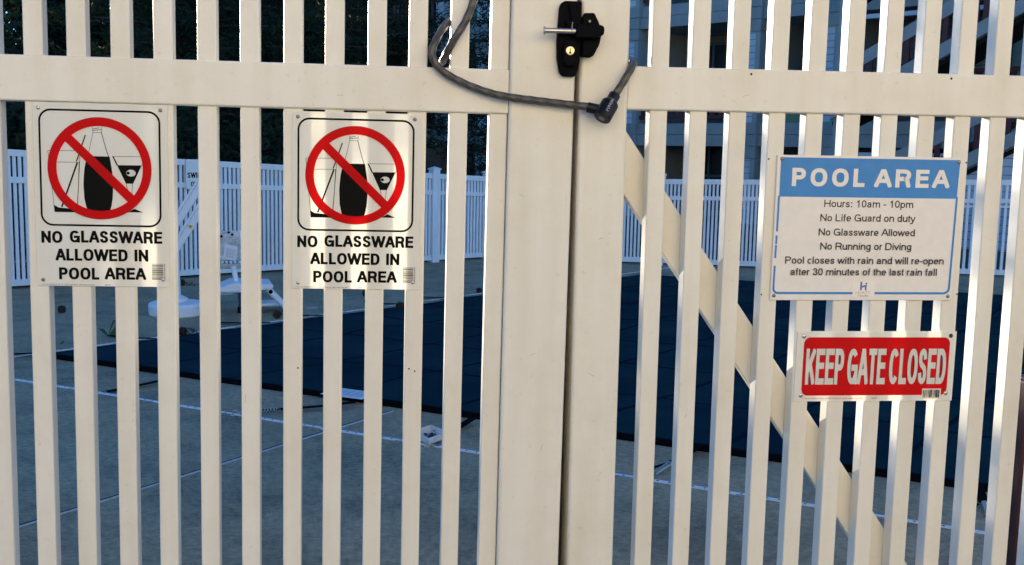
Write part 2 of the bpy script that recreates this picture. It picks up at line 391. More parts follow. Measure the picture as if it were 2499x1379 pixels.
def rail(root, x0, x1, z0, z1, name='rail'):
    MB().box(x0, x1, -.006, .046, z0, z1).build(name, M['gate'], root, .0035, 3)
def stile(root, x0, x1, bev=.007):
    MB().box(x0, x1, -.011, .062, .05, 1.99).build('stile', M['gate'], root, bev, 4)
for root, a, b_, z0, z1 in ((GL_, -1.02, .2596, 1.5745, 1.6587), (GR_, .4955, 1.60, 1.5852, 1.6694)):
    rail(root, a, b_, z0, z1); rail(root, a, b_, 1.885, 1.965); rail(root, a, b_, .10, .185)
stile(GL_, .2600, .3872); stile(GL_, -1.11, -1.02); stile(GR_, .3990, .4957); stile(GR_, 1.60, 1.69)
MB().box(.355, .415, .064, .076, .08, 1.97).build('gap_light_block', nmat('dark gap strip', (.055, .052, .046), rough=.8), GL_, .002, 1)  # added strip blocking light through the stile gap, coloured dark for its shade
bz = lambda u, k: (-1.4058 * u + 2.2558) if k else (-1.400 * u + 2.1240)
MB().prism([(.44, bz(.44, 0)), (1.34, bz(1.34, 0)), (1.38, bz(1.38, 1)), (.44, bz(.44, 1))], PD + .001, .060).build('brace', M['gate'], GR_, .003, 3)
for root, pts in ((GR_, [(.7921, 1.4928), (1.2143, 1.4912), (.7906, 1.2173), (1.2145, 1.2181), (.8770, 1.478), (1.1370, 1.4805)]), (GL_, [(-.1425, 1.0704), (.0754, 1.0698)])):
    for u, z in pts: MB().lathe((u, .0005, z), (0, -1, 0), [(0, .0017), (.0009, .0017), (.0010, .0)], 10).build('screw_hole', M['dark'], root)
MB().lathe((.0868, .0005, 1.0649), (0, -1, 0), [(0, .0019), (.0012, .0015), (.0016, 0)], 10).build('screw_hole', M['rust'], GL_)
for u, z in ((.7453, 1.6593), (1.1656, 1.6599)):
    MB().lathe((u, -.0055, z), (0, -1, 0), [(0, .0023), (.0009, .0023), (.0010, 0)], 10).build('screw_hole', M['dark'], GR_)

def scuff(root, u, z, ln, a, dep):
    f_ = Flat(); f_.strip([(u, z), (u + math.cos(a) * ln * .5, z + math.sin(a) * ln * .5 + .0006), (u + math.cos(a) * ln, z + math.sin(a) * ln)], False, .0006)
    f_.build('scuff', M['scuff'], root, dep)
M['scuff'] = nmat('scuff mark', (.36, .32, .27), rough=.8)
for root, u, z, ln, a, dep in ((GL_, -.2450, 1.0000, .016, 1.5, -.0004), (GL_, .3150, 1.10, .012, .4, -.0114), (GL_, .3420, .905, .014, 1.2, -.0114), (GL_, .2850, 1.420, .010, -.5, -.0114), (GR_, .4300, 1.06, .016, -.5, -.0114), (GR_, .4450, 1.33, .010, .2, -.0114), (GR_, .7300, 1.615, .014, .25, -.0064), (GL_, -.0700, 1.600, .012, .1, -.0064), (GL_, .2050, 1.600, .004, 1.4, -.0064), (GL_, .1350, 1.30, .012, 1.4, -.0004), (GR_, .6400, .960, .010, 1.2, -.0004)):
    scuff(root, u, z, ln, a, dep)

# short lengths of the same fence either side of the gate
def side_fence(x0, x1, label):
    f = empty('picket_fence', (x0, 0, 0), label, 'fence', 'fence lengths either side of the gate')
    n = int((x1 - x0 - .25) / .0797)
    for i in range(n): link('picket', pk, M['gate'], f, (.14 + i * .0797, 0, 0))
    for z0, z1 in ((1.58, 1.664), (1.885, 1.965), (.10, .185)): MB().box(.1, x1 - x0 - .1, -.006, .046, z0, z1).build('rail', M['gate'], f, .0035, 2)
    for x in (0, x1 - x0 - .1): MB().box(x, x + .1, -.03, .07, 0, 2.05).build('post', M['gate'], f, .006, 3)
side_fence(-3.2, -1.14, 'white picket fence length left of the double gate')
side_fence(1.72, 3.8, 'white picket fence length right of the double gate')

# ------------------------------------------------------------------ signs (local frame: x right, z up from the lower left corner)
def sign_root(name, gate, u, z, ang, label):
    o = empty(name, (0, 0, 0), label, 'sign')
    bpy.context.view_layer.update()
    o.matrix_world = gate.matrix_world @ Matrix.Translation((u, -.0012, z)) @ Matrix.Rotation(-R(ang), 4, 'Y')
    return o
def screw(parent, x, z, mat, r=.0036, y=-.0015):
    MB().lathe((x, y, z), (0, -1, 0), [(0, r), (.0006, r * .98), (.0014, r * .72), (.0019, r * .3), (.0020, 0)], 14).build('screw', mat, parent)

def glass_sign(gate, u, z, W, H, label, screws):
    o = sign_root('prohibition_sign', gate, u, z, 0, label); o['group'] = 'no glassware signs'
    kx, kz = W / 10.0, H / 14.0
    X = lambda x: x * kx
    Z = lambda y: H - y * kz
    P = lambda *q: [(X(x), Z(y)) for x, y in q]
    MB().box(0, W, -.0016, 0, 0, H).build('panel', M['signwhite'], o, .0003, 1)
    f = Flat()
    outer = rrect(X(.47), X(9.40), Z(9.29), Z(.56), X(.85)); f.strip(outer, True, .0036); f.build('border', M['ink'], o, -.0018)
    # pictogram: tumbler with straw, bottle, stemmed glass
    f = Flat(); th = .0007
    f.poly(P((3.74,4.9),(3.68,5.5),(3.64,6.12),(3.68,7.2),(3.80,7.8),(3.95,8.25),(5.55,8.25),(5.70,7.8),(5.80,7.2),(5.87,6.1),(5.82,5.3),(5.74,4.7),(5.63,4.0),(4.0,4.0),(3.85,4.4)))
    f.strip(P((4.43,2.2),(4.10,3.62),(3.93,4.4)), False, th); f.strip(P((5.05,2.2),(5.42,3.6),(5.66,4.3)), False, .0012)
    f.strip(P((4.41,1.82),(4.41,2.2),(5.08,2.2),(5.08,1.82)), False, th); f.strip(P((4.41,1.95),(4.9,1.85)), False, .0010); f.strip(P((4.45,2.05),(5.05,1.98)), False, .0010)
    f.strip(P((1.05,3.65),(1.10,4.3),(1.45,8.25)), False, th); f.strip(P((1.05,3.65),(3.45,3.60)), False, th); f.strip(P((3.45,3.6),(3.17,7.7)), False, th)
    f.strip(P((1.72,4.50),(3.39,4.47)), False, th); f.strip(P((3.36,4.5),(3.27,6.2),(3.15,7.8)), False, .0012)
    f.poly(P((1.38,7.75),(1.75,7.95),(2.5,8.02),(3.2,8.0),(3.2,8.3),(1.45,8.3)))
    f.strip(P((3.86,2.40),(3.16,4.42)), False, .0022); f.strip(P((3.22,4.5),(1.98,7.9)), False, .0030)
    f.strip(P((5.85,3.98),(8.05,3.96)), False, th); f.strip(P((5.88,3.98),(6.2,4.65)), False, .0024)
    f.poly(P((6.18,4.64),(8.02,4.62),(7.36,6.03),(6.82,6.03)))
    f.strip(P((6.86,6.03),(6.93,6.55)), False, th); f.strip(P((7.32,6.03),(7.25,6.85)), False, th); f.strip(P((8.02,4.62),(8.3,4.1)), False, th)
    f.poly(P((6.95,8.22),(7.43,7.95),(8.08,8.22)))
    f.build('pictogram', M['ink'], o, -.0018)
    f = Flat(); f.poly([(X(7.22 + .36 * math.cos(a * .3142)), Z(5.22 + .26 * math.sin(a * .3142))) for a in range(20)]); f.build('olive', M['signwhite'], o, -.0024)
    f = Flat(); f.poly([(X(7.0 + .12 * math.cos(a * .3142)), Z(5.22 + .12 * math.sin(a * .3142))) for a in range(20)]); f.build('pupil', M['ink'], o, -.0026)
    # red ring and bar
    cx, cy, ro, ri = 4.89, 4.93, 3.87, 3.22
    f = Flat(); n = 72; vs = []
    for i in range(n):
        a = 2 * math.pi * i / n
        vs += [(X(cx + ro * math.cos(a)), 0, Z(cy + ro * math.sin(a))), (X(cx + ri * math.cos(a)), 0, Z(cy + ri * math.sin(a)))]
    f.mb.add(vs, [(2*i, 2*i+1, (2*i+3) % (2*n), (2*i+2) % (2*n)) for i in range(n)])
    hw = .345; c45 = math.cos(R(44.5)); s45 = math.sin(R(44.5)); h = ri + .03
    f.poly([(X(cx + c45 * a - s45 * b), Z(cy + s45 * a + c45 * b)) for a, b in ((-h, -hw), (h, -hw), (h, hw), (-h, hw))])
    f.build('prohibition_ring', M['signred'], o, -.0030)
    # outline of the ring: fine dark edge
    f = Flat()
    f.strip([(X(cx + ro * math.cos(2*math.pi*i/n)), Z(cy + ro * math.sin(2*math.pi*i/n))) for i in range(n)], True, .0005); f.build('ring_edge', M['ink'], o, -.0032)
    # words
    f = Flat(); cap = .92 * kz; t1, t2 = .0054, .0045
    for wd, a, b_, base in (('NO', .40, 1.97, 10.68), ('GLASSWARE', 2.52, 9.50, 10.62), ('ALLOWED', 1.48, 6.86, 12.03), ('IN', 7.38, 8.42, 12.02), ('POOL', 1.66, 4.68, 13.48), ('AREA', 5.16, 8.18, 13.45)):
        f.word(wd, X(a), X(b_), Z(base), cap, t1, t2)
    f.build('lettering', M['ink'], o, -.0018)
    rnd = random.Random(3); f = Flat(); y = 12.2
    while y < 13.38:
        hgt = rnd.choice([.022, .022, .045, .06]); f.poly(P((8.70, y), (9.55, y), (9.55, y + hgt), (8.70, y + hgt))); y += hgt + rnd.choice([.025, .03, .05])
    for k in range(12): f.poly(P((9.62, 12.2 + k * .1), (9.69, 12.2 + k * .1), (9.69, 12.25 + k * .1), (9.62, 12.25 + k * .1)))
    f.build('barcode', M['ink'], o, -.0018)
    f = Flat(); f.word('HY-KO PRODUCTS CO', X(.40), X(1.95), Z(13.93), .10 * kz, .0004); f.word('NORTHFIELD', X(2.05), X(3.05), Z(13.93), .10 * kz, .0004); f.word('OHIO Made in the USA', X(3.15), X(4.35), Z(13.93), .10 * kz, .0004); f.word('30303', X(5.1), X(5.5), Z(13.93), .10 * kz, .0004)
    f.build('small_print', M['palegrey'], o, -.0018)
    for (x, y), mt in zip(((.42, .44), (9.48, .41), (.45, 13.54), (9.52, 13.42)), screws): screw(o, X(x), Z(y), M[mt])
    return o
glass_sign(GL_, -.6325, 1.2280, .2455, .3455, 'no glassware sign nearest the gate hinge, in even shade with a dark lower left screw', ('steel', 'dull_steel', 'dull_steel', 'steel'))
glass_sign(GL_, -.1540, 1.2284, .2460, .3408, 'no glassware sign nearest the latch, with sunlit stripes glowing through it', ('dull_steel', 'dull_steel', 'steel', 'steel'))

def pool_sign():
    W, H = .3925, .2950
    o = sign_root('information_sign', GR_, .8082, 1.2066, -.12, 'white and blue pool area rules sign with hours, fixed above the red sign')
    kx, kz = W / 16.0, H / 12.5
    X = lambda x: x * kx
    Z = lambda y: H - y * kz
    MB().box(0, W, -.0030, 0, 0, H).build('panel', M['metalwhite'], o, .0004, 1)
    y0 = -.0032; f = Flat()
    f.poly([(X(.30), Z(3.55)), (X(15.82), Z(3.55)), (X(15.90), Z(.20)), (X(.30), Z(.20))])
    f.build('header_band', M['signblue'], o, y0)
    f = Flat()      # frame line: worn gaps on its left side
    xl, xr, zb = .335, 15.74, 11.88
    for a, b_ in ((3.56, 6.45), (6.98, 7.30), (7.42, 7.56), (7.80, 8.75), (9.60, 11.5)):
        f.strip([(X(xl - .01 * a), Z(a)), (X(xl - .01 * b_), Z(b_))], False, .0042)
    f.strip([(X(xl - .11), Z(11.4))] + [(X(.62 - .40 * math.cos(R(t))), Z(11.45 + .43 * math.sin(R(t)))) for t in range(0, 91, 15)] + [(X(7.1), Z(zb))], False, .0046)
    f.strip([(X(9.1), Z(zb)), (X(15.2), Z(zb))] + [(X(15.25 + .45 * math.sin(R(t))), Z(11.42 + .45 * math.cos(R(t)))) for t in range(0, 91, 15)] + [(X(15.82), Z(3.5))], False, .0046)
    f.build('frame_line', M['signblue'], o, y0)
    for wd, a, b_ in (('POOL', 1.32, 7.60), ('AREA', 8.58, 14.93)):
        f = Flat(); f.word(wd, X(a), X(b_), Z(2.64), 1.56 * kz, .0092, .0082, bearing=88); f.build('title_word', M['metalwhite'], o, -.0034)
    f = Flat(); cp = .62 * kz; t = .0023
    for tx, a, b_, base in (('Hours: 10am - 10pm', 4.22, 12.0, 4.40), ('No Life Guard on duty', 3.95, 12.22, 5.62), ('No Glassware Allowed', 3.87, 12.3, 6.86),
                            ('No Running or Diving', 4.08, 12.06, 8.08), ('Pool closes with rain and will re-open', 1.10, 15.02, 9.31), ('after 30 minutes of the last rain fall', 1.60, 14.48, 10.31)):
        f.word(tx, X(a), X(b_), Z(base), cp, t, t * .95)
    f.build('rules_lettering', M['textgrey'], o, y0)
    st = MB().box(X(7.14), X(9.08), -.0036, -.0031, Z(12.2), Z(10.85)).build('sticker', M['sticker'], o)
    f = Flat(); f.strip([(X(7.86), Z(11.55)), (X(7.86), Z(10.95))], False, .0038); f.strip([(X(7.86), Z(11.33)), (X(8.28), Z(11.22)), (X(8.28), Z(11.55))], False, .0036)
    f.poly([(X(8.22), Z(11.10)), (X(8.38), Z(11.10)), (X(8.40), Z(10.96)), (X(8.24), Z(10.96))]); f.build('emblem', M['logo_blue'], st, -.0038)
    f = Flat(); f.word('HYATT', X(7.42), X(8.68), Z(11.95), .22 * kz, .0007); f.word('house', X(7.64), X(8.52), Z(12.17), .20 * kz, .0006); f.build('small_lettering', M['palegrey'], st, -.0038)
    for x, y in ((.40, .33), (15.78, .38), (.30, 12.1), (15.66, 12.14)): screw(o, X(x), Z(y), M['dull_steel'], .0040, -.003)
pool_sign()

def keep_sign():
    W, H = .3478, .1482
    o = sign_root('warning_sign', GR_, .8705, .9935, -.3, 'red and white keep gate closed sign below the pool area rules')
    kx, kz = W / 14.0, H / 6.0
    X = lambda x: x * kx
    Z = lambda y: H - y * kz
    MB().box(0, W, -.0016, 0, 0, H).build('panel', M['signwhite'], o, .0003, 1)
    f = Flat(); f.poly(rrect(X(.60), X(13.46), Z(5.50), Z(.52), X(.55))); f.build('red_field', M['redpanel'], o, -.0018)
    for mt, dt, y, nm in (('ink', .0011, -.0020, 'lettering_edge'), ('signwhite', 0, -.0030, 'lettering')):
        f = Flat()
        for wd, a, b_ in (('KEEP', .84, 4.16), ('GATE', 4.48, 7.84), ('CLOSED', 8.16, 13.2)):
            f.word(wd, X(a), X(b_), Z(4.54), 3.06 * kz, .0072 + dt, .0135 + dt, bearing=26)
        f.build(nm, M[mt], o, y)
    MB().box(X(11.28), X(12.95), -.0024, -.0019, Z(5.82), Z(4.95)).build('barcode_patch', M['signwhite'], o)
    rnd = random.Random(5); f = Flat(); x = 11.36
    while x < 12.82:
        wd = rnd.choice([.03, .03, .06, .09]); f.poly([(X(x), Z(5.72)), (X(x + wd), Z(5.72)), (X(x + wd), Z(5.04)), (X(x), Z(5.04))]); x += wd + rnd.choice([.03, .045, .07])
    f.build('barcode', M['ink'], o, -.0026)
    f = Flat(); f.word('HY-KO PRODUCTS CO', X(.92), X(2.6), Z(5.80), .10 * kz, .0004); f.word('NORTHFIELD', X(2.7), X(4.1), Z(5.80), .10 * kz, .0004); f.word('OHIO Made in the USA', X(4.2), X(6.0), Z(5.80), .10 * kz, .0004); f.word('30303', X(6.8), X(7.26), Z(5.80), .10 * kz, .0004)
    f.build('small_print', M['signred'], o, -.0018)
    for (x, y), mt in zip(((.57, .45), (13.49, .38), (13.42, 5.36), (.57, 5.48)), ('steel', 'rust', 'steel', 'steel')): screw(o, X(x), Z(y), M[mt], .0045)
keep_sign()

# ------------------------------------------------------------------ latch
def latch():
    o = empty('gate_latch', (0, 0, 0), 'black two piece gate latch with silver pin and key cylinder between the gate leaves', 'latch')
    bpy.context.view_layer.update(); o.matrix_world = GL_.matrix_world.copy()
    yb = -.0112
    body = [(.3605, 1.6478), (.3845, 1.6478), (.3905, 1.662), (.3935, 1.690), (.3935, 1.7895), (.3600, 1.7895), (.3530, 1.7850), (.3500, 1.7760), (.3470, 1.7140), (.3485, 1.680), (.3535, 1.6555)]
    b = MB().prism(body, yb - .013, yb).build('latch_body', M['black'], o, .003, 3)
    hous = [(.3580, 1.674), (.3665, 1.6655), (.3775, 1.6655), (.3850, 1.674), (.3875, 1.696), (.3800, 1.715), (.3620, 1.715), (.3570, 1.700)]
    MB().prism(hous, yb - .026, yb - .012).build('lock_housing', M['black'], o, .003, 3)
    MB().prism([(.3600, 1.752), (.3850, 1.752), (.3850, 1.722), (.3700, 1.722)], yb - .022, yb - .012).build('latch_arm', M['black'], o, .003, 2)
    MB().prism([(.3655, 1.788), (.3760, 1.788), (.3850, 1.765), (.3850, 1.748), (.3740, 1.748)], yb - .019, yb - .012).build('release_lever', M['black'], o, .002, 2)
    c = (.3708, yb - .026, 1.6951)
    cy = MB().lathe(c, (0, -1, 0), [(0, .0085), (.0012, .0082), (.0016, .0072), (.0016, 0)], 24).build('key_cylinder', M['brass'], o)
    MB().prism([(.3700, 1.6905), (.3716, 1.6905), (.3716, 1.6995), (.3700, 1.6995)], yb - .0281, yb - .0277).prism([(.3680, 1.6895), (.3736, 1.6895), (.3725, 1.6930), (.3691, 1.6930)], yb - .0282, yb - .0278).build('keyhole', M['ink'], cy)
    keep = [(.3945, 1.6855), (.4130, 1.6850), (.4195, 1.6885), (.4300, 1.7095), (.4345, 1.7330), (.4310, 1.7445), (.4185, 1.7690), (.3985, 1.7685), (.3945, 1.760)]
    MB().prism(keep, yb - .012, yb).build('keeper', M['black'], o, .003, 3)
    MB().prism([(.3790, 1.7190), (.4130, 1.7190), (.4335, 1.7260), (.4342, 1.7395), (.4290, 1.7440), (.3850, 1.7440), (.3790, 1.7380)], yb - .036, yb - .010).build('keeper_ridge', M['black'], o, .004, 3)
    MB().prism([(.3960, 1.6880), (.4150, 1.6880), (.4255, 1.7080), (.4275, 1.7180), (.3960, 1.7180)], yb - .018, yb - .010).build('keeper_cheek', M['black'], o, .003, 2)
    rc = MB().lathe((.4095, yb - .0123, 1.7540), (0, -1, 0), [(0, .0060), (.0005, .0060), (.0005, .0)], 18).build('recess', M['ink'], o)
    MB().lathe((.4090, yb - .013, 1.7525), (0, -1, 0), [(0, .0026), (.0010, .0022), (.0012, 0)], 12).build('screw', M['dull_steel'], o)
    y = yb - .0275
    p = MB().lathe((.3185, y, 1.7310), (1, 0, .008), [(0, .0080), (.0014, .0086), (.0024, .0080), (.0028, .0054), (.060, .0054), (.0668, .0054)], 20)
    p.build('pin', M['steel'], o)
    MB().tube([(.3716, y - .0042, 1.7285), (.3716, y - .0048, 1.7335), (.3722, y - .003, 1.740), (.3730, y - .001, 1.748)], .0011, 8).build('tie_wire', M['dull_steel'], o)
latch()

# ------------------------------------------------------------------ cable lock threaded round both leaves
def cable_lock():
    o = empty('cable_lock', (.44, 0, 1.2), 'grey twisted steel cable with black barrel lock tying the two gate leaves together', 'lock')
    off = Vector((-.44, 0, -1.2))
    r = .0071
    T = lambda pts: [Vector(p) + off for p in pts]
    A = [(.500, .080, 1.705), (.475, .105, 1.760), (.42, .125, 1.835), (.32, .105, 1.860), (.225, .055, 1.848), (.1975, .006, 1.828), (.1920, -.010, 1.803), (.1880, -.015, 1.782), (.1735, -.0165, 1.745), (.1500, -.014, 1.706), (.1360, .004, 1.678), (.1330, .030, 1.671),
         (.139, .052, 1.684), (.157, .060, 1.722), (.158, .052, 1.748), (.1450, .030, 1.748), (.1310, .008, 1.731), (.1170, -.010, 1.706), (.1105, -.017, 1.684), (.1190, -.0185, 1.6615), (.1375, -.0185, 1.6455), (.1600, -.0190, 1.6335), (.1860, -.0190, 1.6225), (.2200, -.0220, 1.6115), (.2570, -.0245, 1.6040), (.3366, -.0265, 1.5955), (.4110, -.0290, 1.5885)]
    MB().tube(spline(T(A), 26), r, 24, twist=230, amp=.085, lobes=6).build('cable', M['cable'], o)
    Bc = [(.4655, -.0280, 1.6140), (.4780, -.0255, 1.6330), (.4905, -.0200, 1.6530), (.5005, -.0120, 1.6690), (.5090, .010, 1.6790), (.5130, .040, 1.6830), (.5080, .068, 1.690), (.500, .080, 1.705)]
    MB().tube(spline(T(Bc), 26), r, 24, twist=230, amp=.085, lobes=6).build('cable', M['cable'], o)
    a = Vector((.4640, -.0275, 1.6120)); e = Vector((.4350, -.0500, 1.5660)); ax = (e - a); Lg = ax.length; ax.normalize()
    MB().lathe(a + off, ax, [(-.0010, .0095), (.0002, .0112), (.013, .0112), (.0165, .0126), (.021, .0164), (.023, .0172), (Lg - .004, .0172), (Lg - .001, .0168), (Lg, .0158)], 36).build('lock_barrel', M['wrap'], o)
    MB().lathe(Vector((.4440, -.0330, 1.5800)) + off, Vector((-.0385, .006, .0090)), [(.004, .0102), (.030, .0102), (.0335, .0100), (.0350, .0092), (.0350, .0078)], 24).build('ferrule', M['wrap'], o)
    ks = MB().lathe(e + off, ax, [(-.0004, .0065), (.0008, .0062), (.0010, .0055), (.0010, 0)], 20).build('key_socket', M['lettergrey'], o)
    ks.data.materials.clear(); ks.data.materials.append(nmat('dark steel', (.16, .16, .17), rough=.35, metal=1.0))
    # lettering wrapped on the barrel, reading up its axis
    f = Flat(); f.word('Master', 0, .030, 0, .0060, .00085, .00080)
    lt = MB(); lt.f = f.mb.f; lt.sm = f.mb.sm
    side = Vector((0, -1, 0)) - ax * Vector((0, -1, 0)).dot(ax); side.normalize(); tan = ax.cross(side)
    up = -ax
    for x, y, z in f.mb.v:
        th = (z - .003) / .0172 - .10
        lt.v.append(tuple(a + off + ax * (Lg - .010 - x) + (side * math.cos(th) + tan * math.sin(th) * -1) * (.0174 - y)))
    lt.build('lettering', M['lettergrey'], o)
cable_lock()

# ------------------------------------------------------------------ pool fence beyond the deck
def fence_run(name, label, p0, p1, posts, h0, h1, pitch, pw, group, extra=False):
    """picket panels between posts; posts are fractions along the run; height runs from h0 to h1"""
    o = empty(name, p0, label, 'fence', group)
    d = (p1 - p0); Ln = d.length; o.rotation_euler = (0, 0, math.atan2(d.y, d.x))
    H = lambda s: h0 + (h1 - h0) * s / Ln
    for s in posts:
        s *= Ln
        m_ = MB().box(s - .055, s + .055, -.055, .055, -.02, H(s) + .05)
        m_.add([(s-.066,-.066,H(s)+.05),(s+.066,-.066,H(s)+.05),(s+.066,.066,H(s)+.05),(s-.066,.066,H(s)+.05),(s-.066,-.066,H(s)+.068),(s+.066,-.066,H(s)+.068),(s+.066,.066,H(s)+.068),(s-.066,.066,H(s)+.068),(s,0,H(s)+.095)],
               [(3,2,1,0),(0,1,5,4),(1,2,6,5),(2,3,7,6),(3,0,4,7),(4,5,8),(5,6,8),(6,7,8),(7,4,8)])
        m_.build('post', M['fence'], o)
    for a, b in zip(posts[:-1], posts[1:]):
        a = a * Ln + .055; b = b * Ln - .055
        def slab(nm, f0, f1, th=.03):
            v = []
            for x in (a, b):
                for y in (-th, th): v += [(x, y, f0(x)), (x, y, f1(x))]
            MB().add(v, [(0,4,5,1),(2,3,7,6),(0,2,6,4),(1,5,7,3),(0,1,3,2),(4,6,7,5)]).build(nm, M['fence'], o)
        slab('top_rail', lambda x: H(x) - .068, lambda x: H(x))
        slab('middle_rail', lambda x: H(x) * .762, lambda x: H(x) * .806)
        if extra: slab('middle_rail', lambda x: H(x) * .715, lambda x: H(x) * .735, .02)
        slab('bottom_rail', lambda x: .03, lambda x: .095)
        n = int((b - a) / pitch); pp = (b - a) / n; pm = MB()
        for i in range(n):
            x = a + (i + .5) * pp; pm.box(x - pw / 2, x + pw / 2, -.014, .014, .06, H(x) - .03)
        pm.build('picket_panel', M['fence'], o)
    return o
FG = 'white picket fences round the pool deck'
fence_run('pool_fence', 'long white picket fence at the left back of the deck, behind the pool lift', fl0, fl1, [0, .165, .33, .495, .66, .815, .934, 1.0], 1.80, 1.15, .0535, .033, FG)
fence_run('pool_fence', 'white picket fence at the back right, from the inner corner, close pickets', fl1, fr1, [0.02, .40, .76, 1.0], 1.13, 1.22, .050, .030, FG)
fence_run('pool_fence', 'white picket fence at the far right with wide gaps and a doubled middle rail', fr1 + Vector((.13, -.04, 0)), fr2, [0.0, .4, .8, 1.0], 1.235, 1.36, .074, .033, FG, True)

# small notice on the left fence
dl = (fl1 - fl0).normalized(); ang = math.atan2(dl.y, dl.x)
o = empty('safety_notice', (-2.115, 10.195, 1.02), 'small white notice with dark lettering hung on the far fence', 'sign'); o.rotation_euler = (0, 0, ang)
MB().box(0, .34, -.012, -.006, 0, .335).build('panel', M['metalwhite'], o, .002, 1)
f = Flat(); f.word('SWIM', .015, .185, .125, .062, .013, .011); f.word('ON', .055, .135, .03, .055, .012, .010); f.build('lettering', M['ink'], o, -.0125)

# ------------------------------------------------------------------ pool cover
def cover():
    A, B = Vector((-2.30, 5.53)), Vector((3.25, 10.48)); Cc = Vector((9.0, 7.75)); Dd = Vector((3.75, 1.72))
    mt = nmat('navy mesh cover', (.004, .014, .028), rough=.95, spec=.04, bump=.25, bscale=260)
    t = mt.node_tree; b = t.nodes['Principled BSDF']; at = t.nodes.new('ShaderNodeUVMap')
    # fabric seams: thin darker welts across the cloth both ways
    sep = t.nodes.new('ShaderNodeSeparateXYZ'); t.links.new(at.outputs[0], sep.inputs[0])
    def seam(out, n, wd):
        a = t.nodes.new('ShaderNodeMath'); a.operation = 'MULTIPLY'; a.inputs[1].default_value = n; t.links.new(out, a.inputs[0])
        fr = t.nodes.new('ShaderNodeMath'); fr.operation = 'FRACT'; t.links.new(a.outputs[0], fr.inputs[0])
        l = t.nodes.new('ShaderNodeMath'); l.operation = 'LESS_THAN'; l.inputs[1].default_value = wd * n; t.links.new(fr.outputs[0], l.inputs[0]); return l.outputs[0]
    s1 = seam(sep.outputs[0], 9, .0050); s2 = seam(sep.outputs[1], 8, .0050)
    mx_ = t.nodes.new('ShaderNodeMath'); mx_.operation = 'MAXIMUM'; t.links.new(s1, mx_.inputs[0]); t.links.new(s2, mx_.inputs[1])
    g = t.nodes.new('ShaderNodeNewGeometry'); n = t.nodes.new('ShaderNodeTexNoise'); n.inputs['Scale'].default_value = 1.1; n.inputs['Detail'].default_value = 6; t.links.new(g.outputs['Position'], n.inputs['Vector'])
    cr1 = t.nodes.new('ShaderNodeValToRGB'); cr1.color_ramp.elements[0].position = .38; cr1.color_ramp.elements[1].position = .66
    cr1.color_ramp.elements[0].color = (.002, .018, .029, 1); cr1.color_ramp.elements[1].color = (.008, .036, .043, 1); t.links.new(n.outputs['Fac'], cr1.inputs[0])
    m2 = t.nodes.new('ShaderNodeMix'); m2.data_type = 'RGBA'; t.links.new(mx_.outputs[0], m2.inputs[0]); t.links.new(cr1.outputs[0], m2.inputs[6]); m2.inputs[7].default_value = (.001, .0085, .015, 1)
    t.links.new(m2.outputs[2], b.inputs['Base Color'])
    nu, nv = 90, 70; bm_ = MB()
    def hz(u, v):
        e = min(u, 1 - u, v, 1 - v); k = min(1, e / .06)
        p = A.lerp(B, u).lerp(Dd.lerp(Cc, u), v)
        wr = noise.noise(Vector((p.x * .55, p.y * .55, 1.3))) * .035 + noise.noise(Vector((p.x * 2.3 + p.y, p.y * 1.1, 7))) * .010
        return p, .022 + k * (-.02 + wr) * .9 + .012 * (1 - k) * noise.noise(Vector((p.x * 1.7, p.y * 1.7, 3)))
    # A-D is the near edge, A-B the left edge
    P = []
    for j in range(nv + 1):
        for i in range(nu + 1):
            u, v = i / nu, j / nv; p = A.lerp(Dd, u).lerp(B.lerp(Cc, u), v)
            e = min(u, 1 - u, v, 1 - v); k = min(1, e / .07)
            wr = noise.noise(Vector((p.x * .55, p.y * .55, 1.3))) * .06 + noise.noise(Vector((p.x * 2.2 + p.y, p.y * 1.2, 7))) * .024 + noise.noise(Vector((p.x * 4.5, p.y * 5, 2))) * .006
            z = .030 + .010 * noise.noise(Vector((p.x * 1.6, p.y * 1.6, 3))) + k * (wr - .012)
            P.append((p.x, p.y, max(.008, z)))
    fs = [(j*(nu+1)+i, j*(nu+1)+i+1, (j+1)*(nu+1)+i+1, (j+1)*(nu+1)+i) for j in range(nv) for i in range(nu)]
    o = empty('pool_cover', (A.x, A.y, 0), 'taut navy blue winter cover stretched over the pool with a black hem', 'pool cover')
    off = Vector((-A.x, -A.y, 0))
    cl = MB().add([Vector(p) + off for p in P], fs, True).build('cover_sheet', mt, o)
    uv = cl.data.uv_layers.new(name='UVMap')
    for lp in cl.data.loops:
        i, j = lp.vertex_index % (nu + 1), lp.vertex_index // (nu + 1); uv.data[lp.index].uv = (i / nu, j / nv)
    hm = nmat('black webbing', (.004, .004, .005), rough=.9, spec=.03)
    idx = [[(0, i) for i in range(nu + 1)], [(j, nu) for j in range(nv + 1)], [(nv, i) for i in range(nu, -1, -1)], [(j, 0) for j in range(nv, -1, -1)]]
    for k, run in enumerate(idx):
        if k in (1, 3): continue
        e = [Vector(P[j * (nu + 1) + i]) + off for j, i in run]; v = []
        nrm = (e[-1] - e[0]).cross(Vector((0, 0, 1))).normalized()
        for p in e:
            v += [p + Vector((0, 0, .002)) - nrm * .012, p + Vector((0, 0, .0015)) + nrm * .004, Vector((p.x, p.y, 0)) + Vector((0, 0, .0005)) + nrm * .008]
        n_ = len(e)
        MB().add(v, [(i*3+c, i*3+c+1, i*3+c+4, i*3+c+3) for i in range(n_ - 1) for c in (0, 1)], True).build('hem', hm, o)
    return hm
HEM = cover()

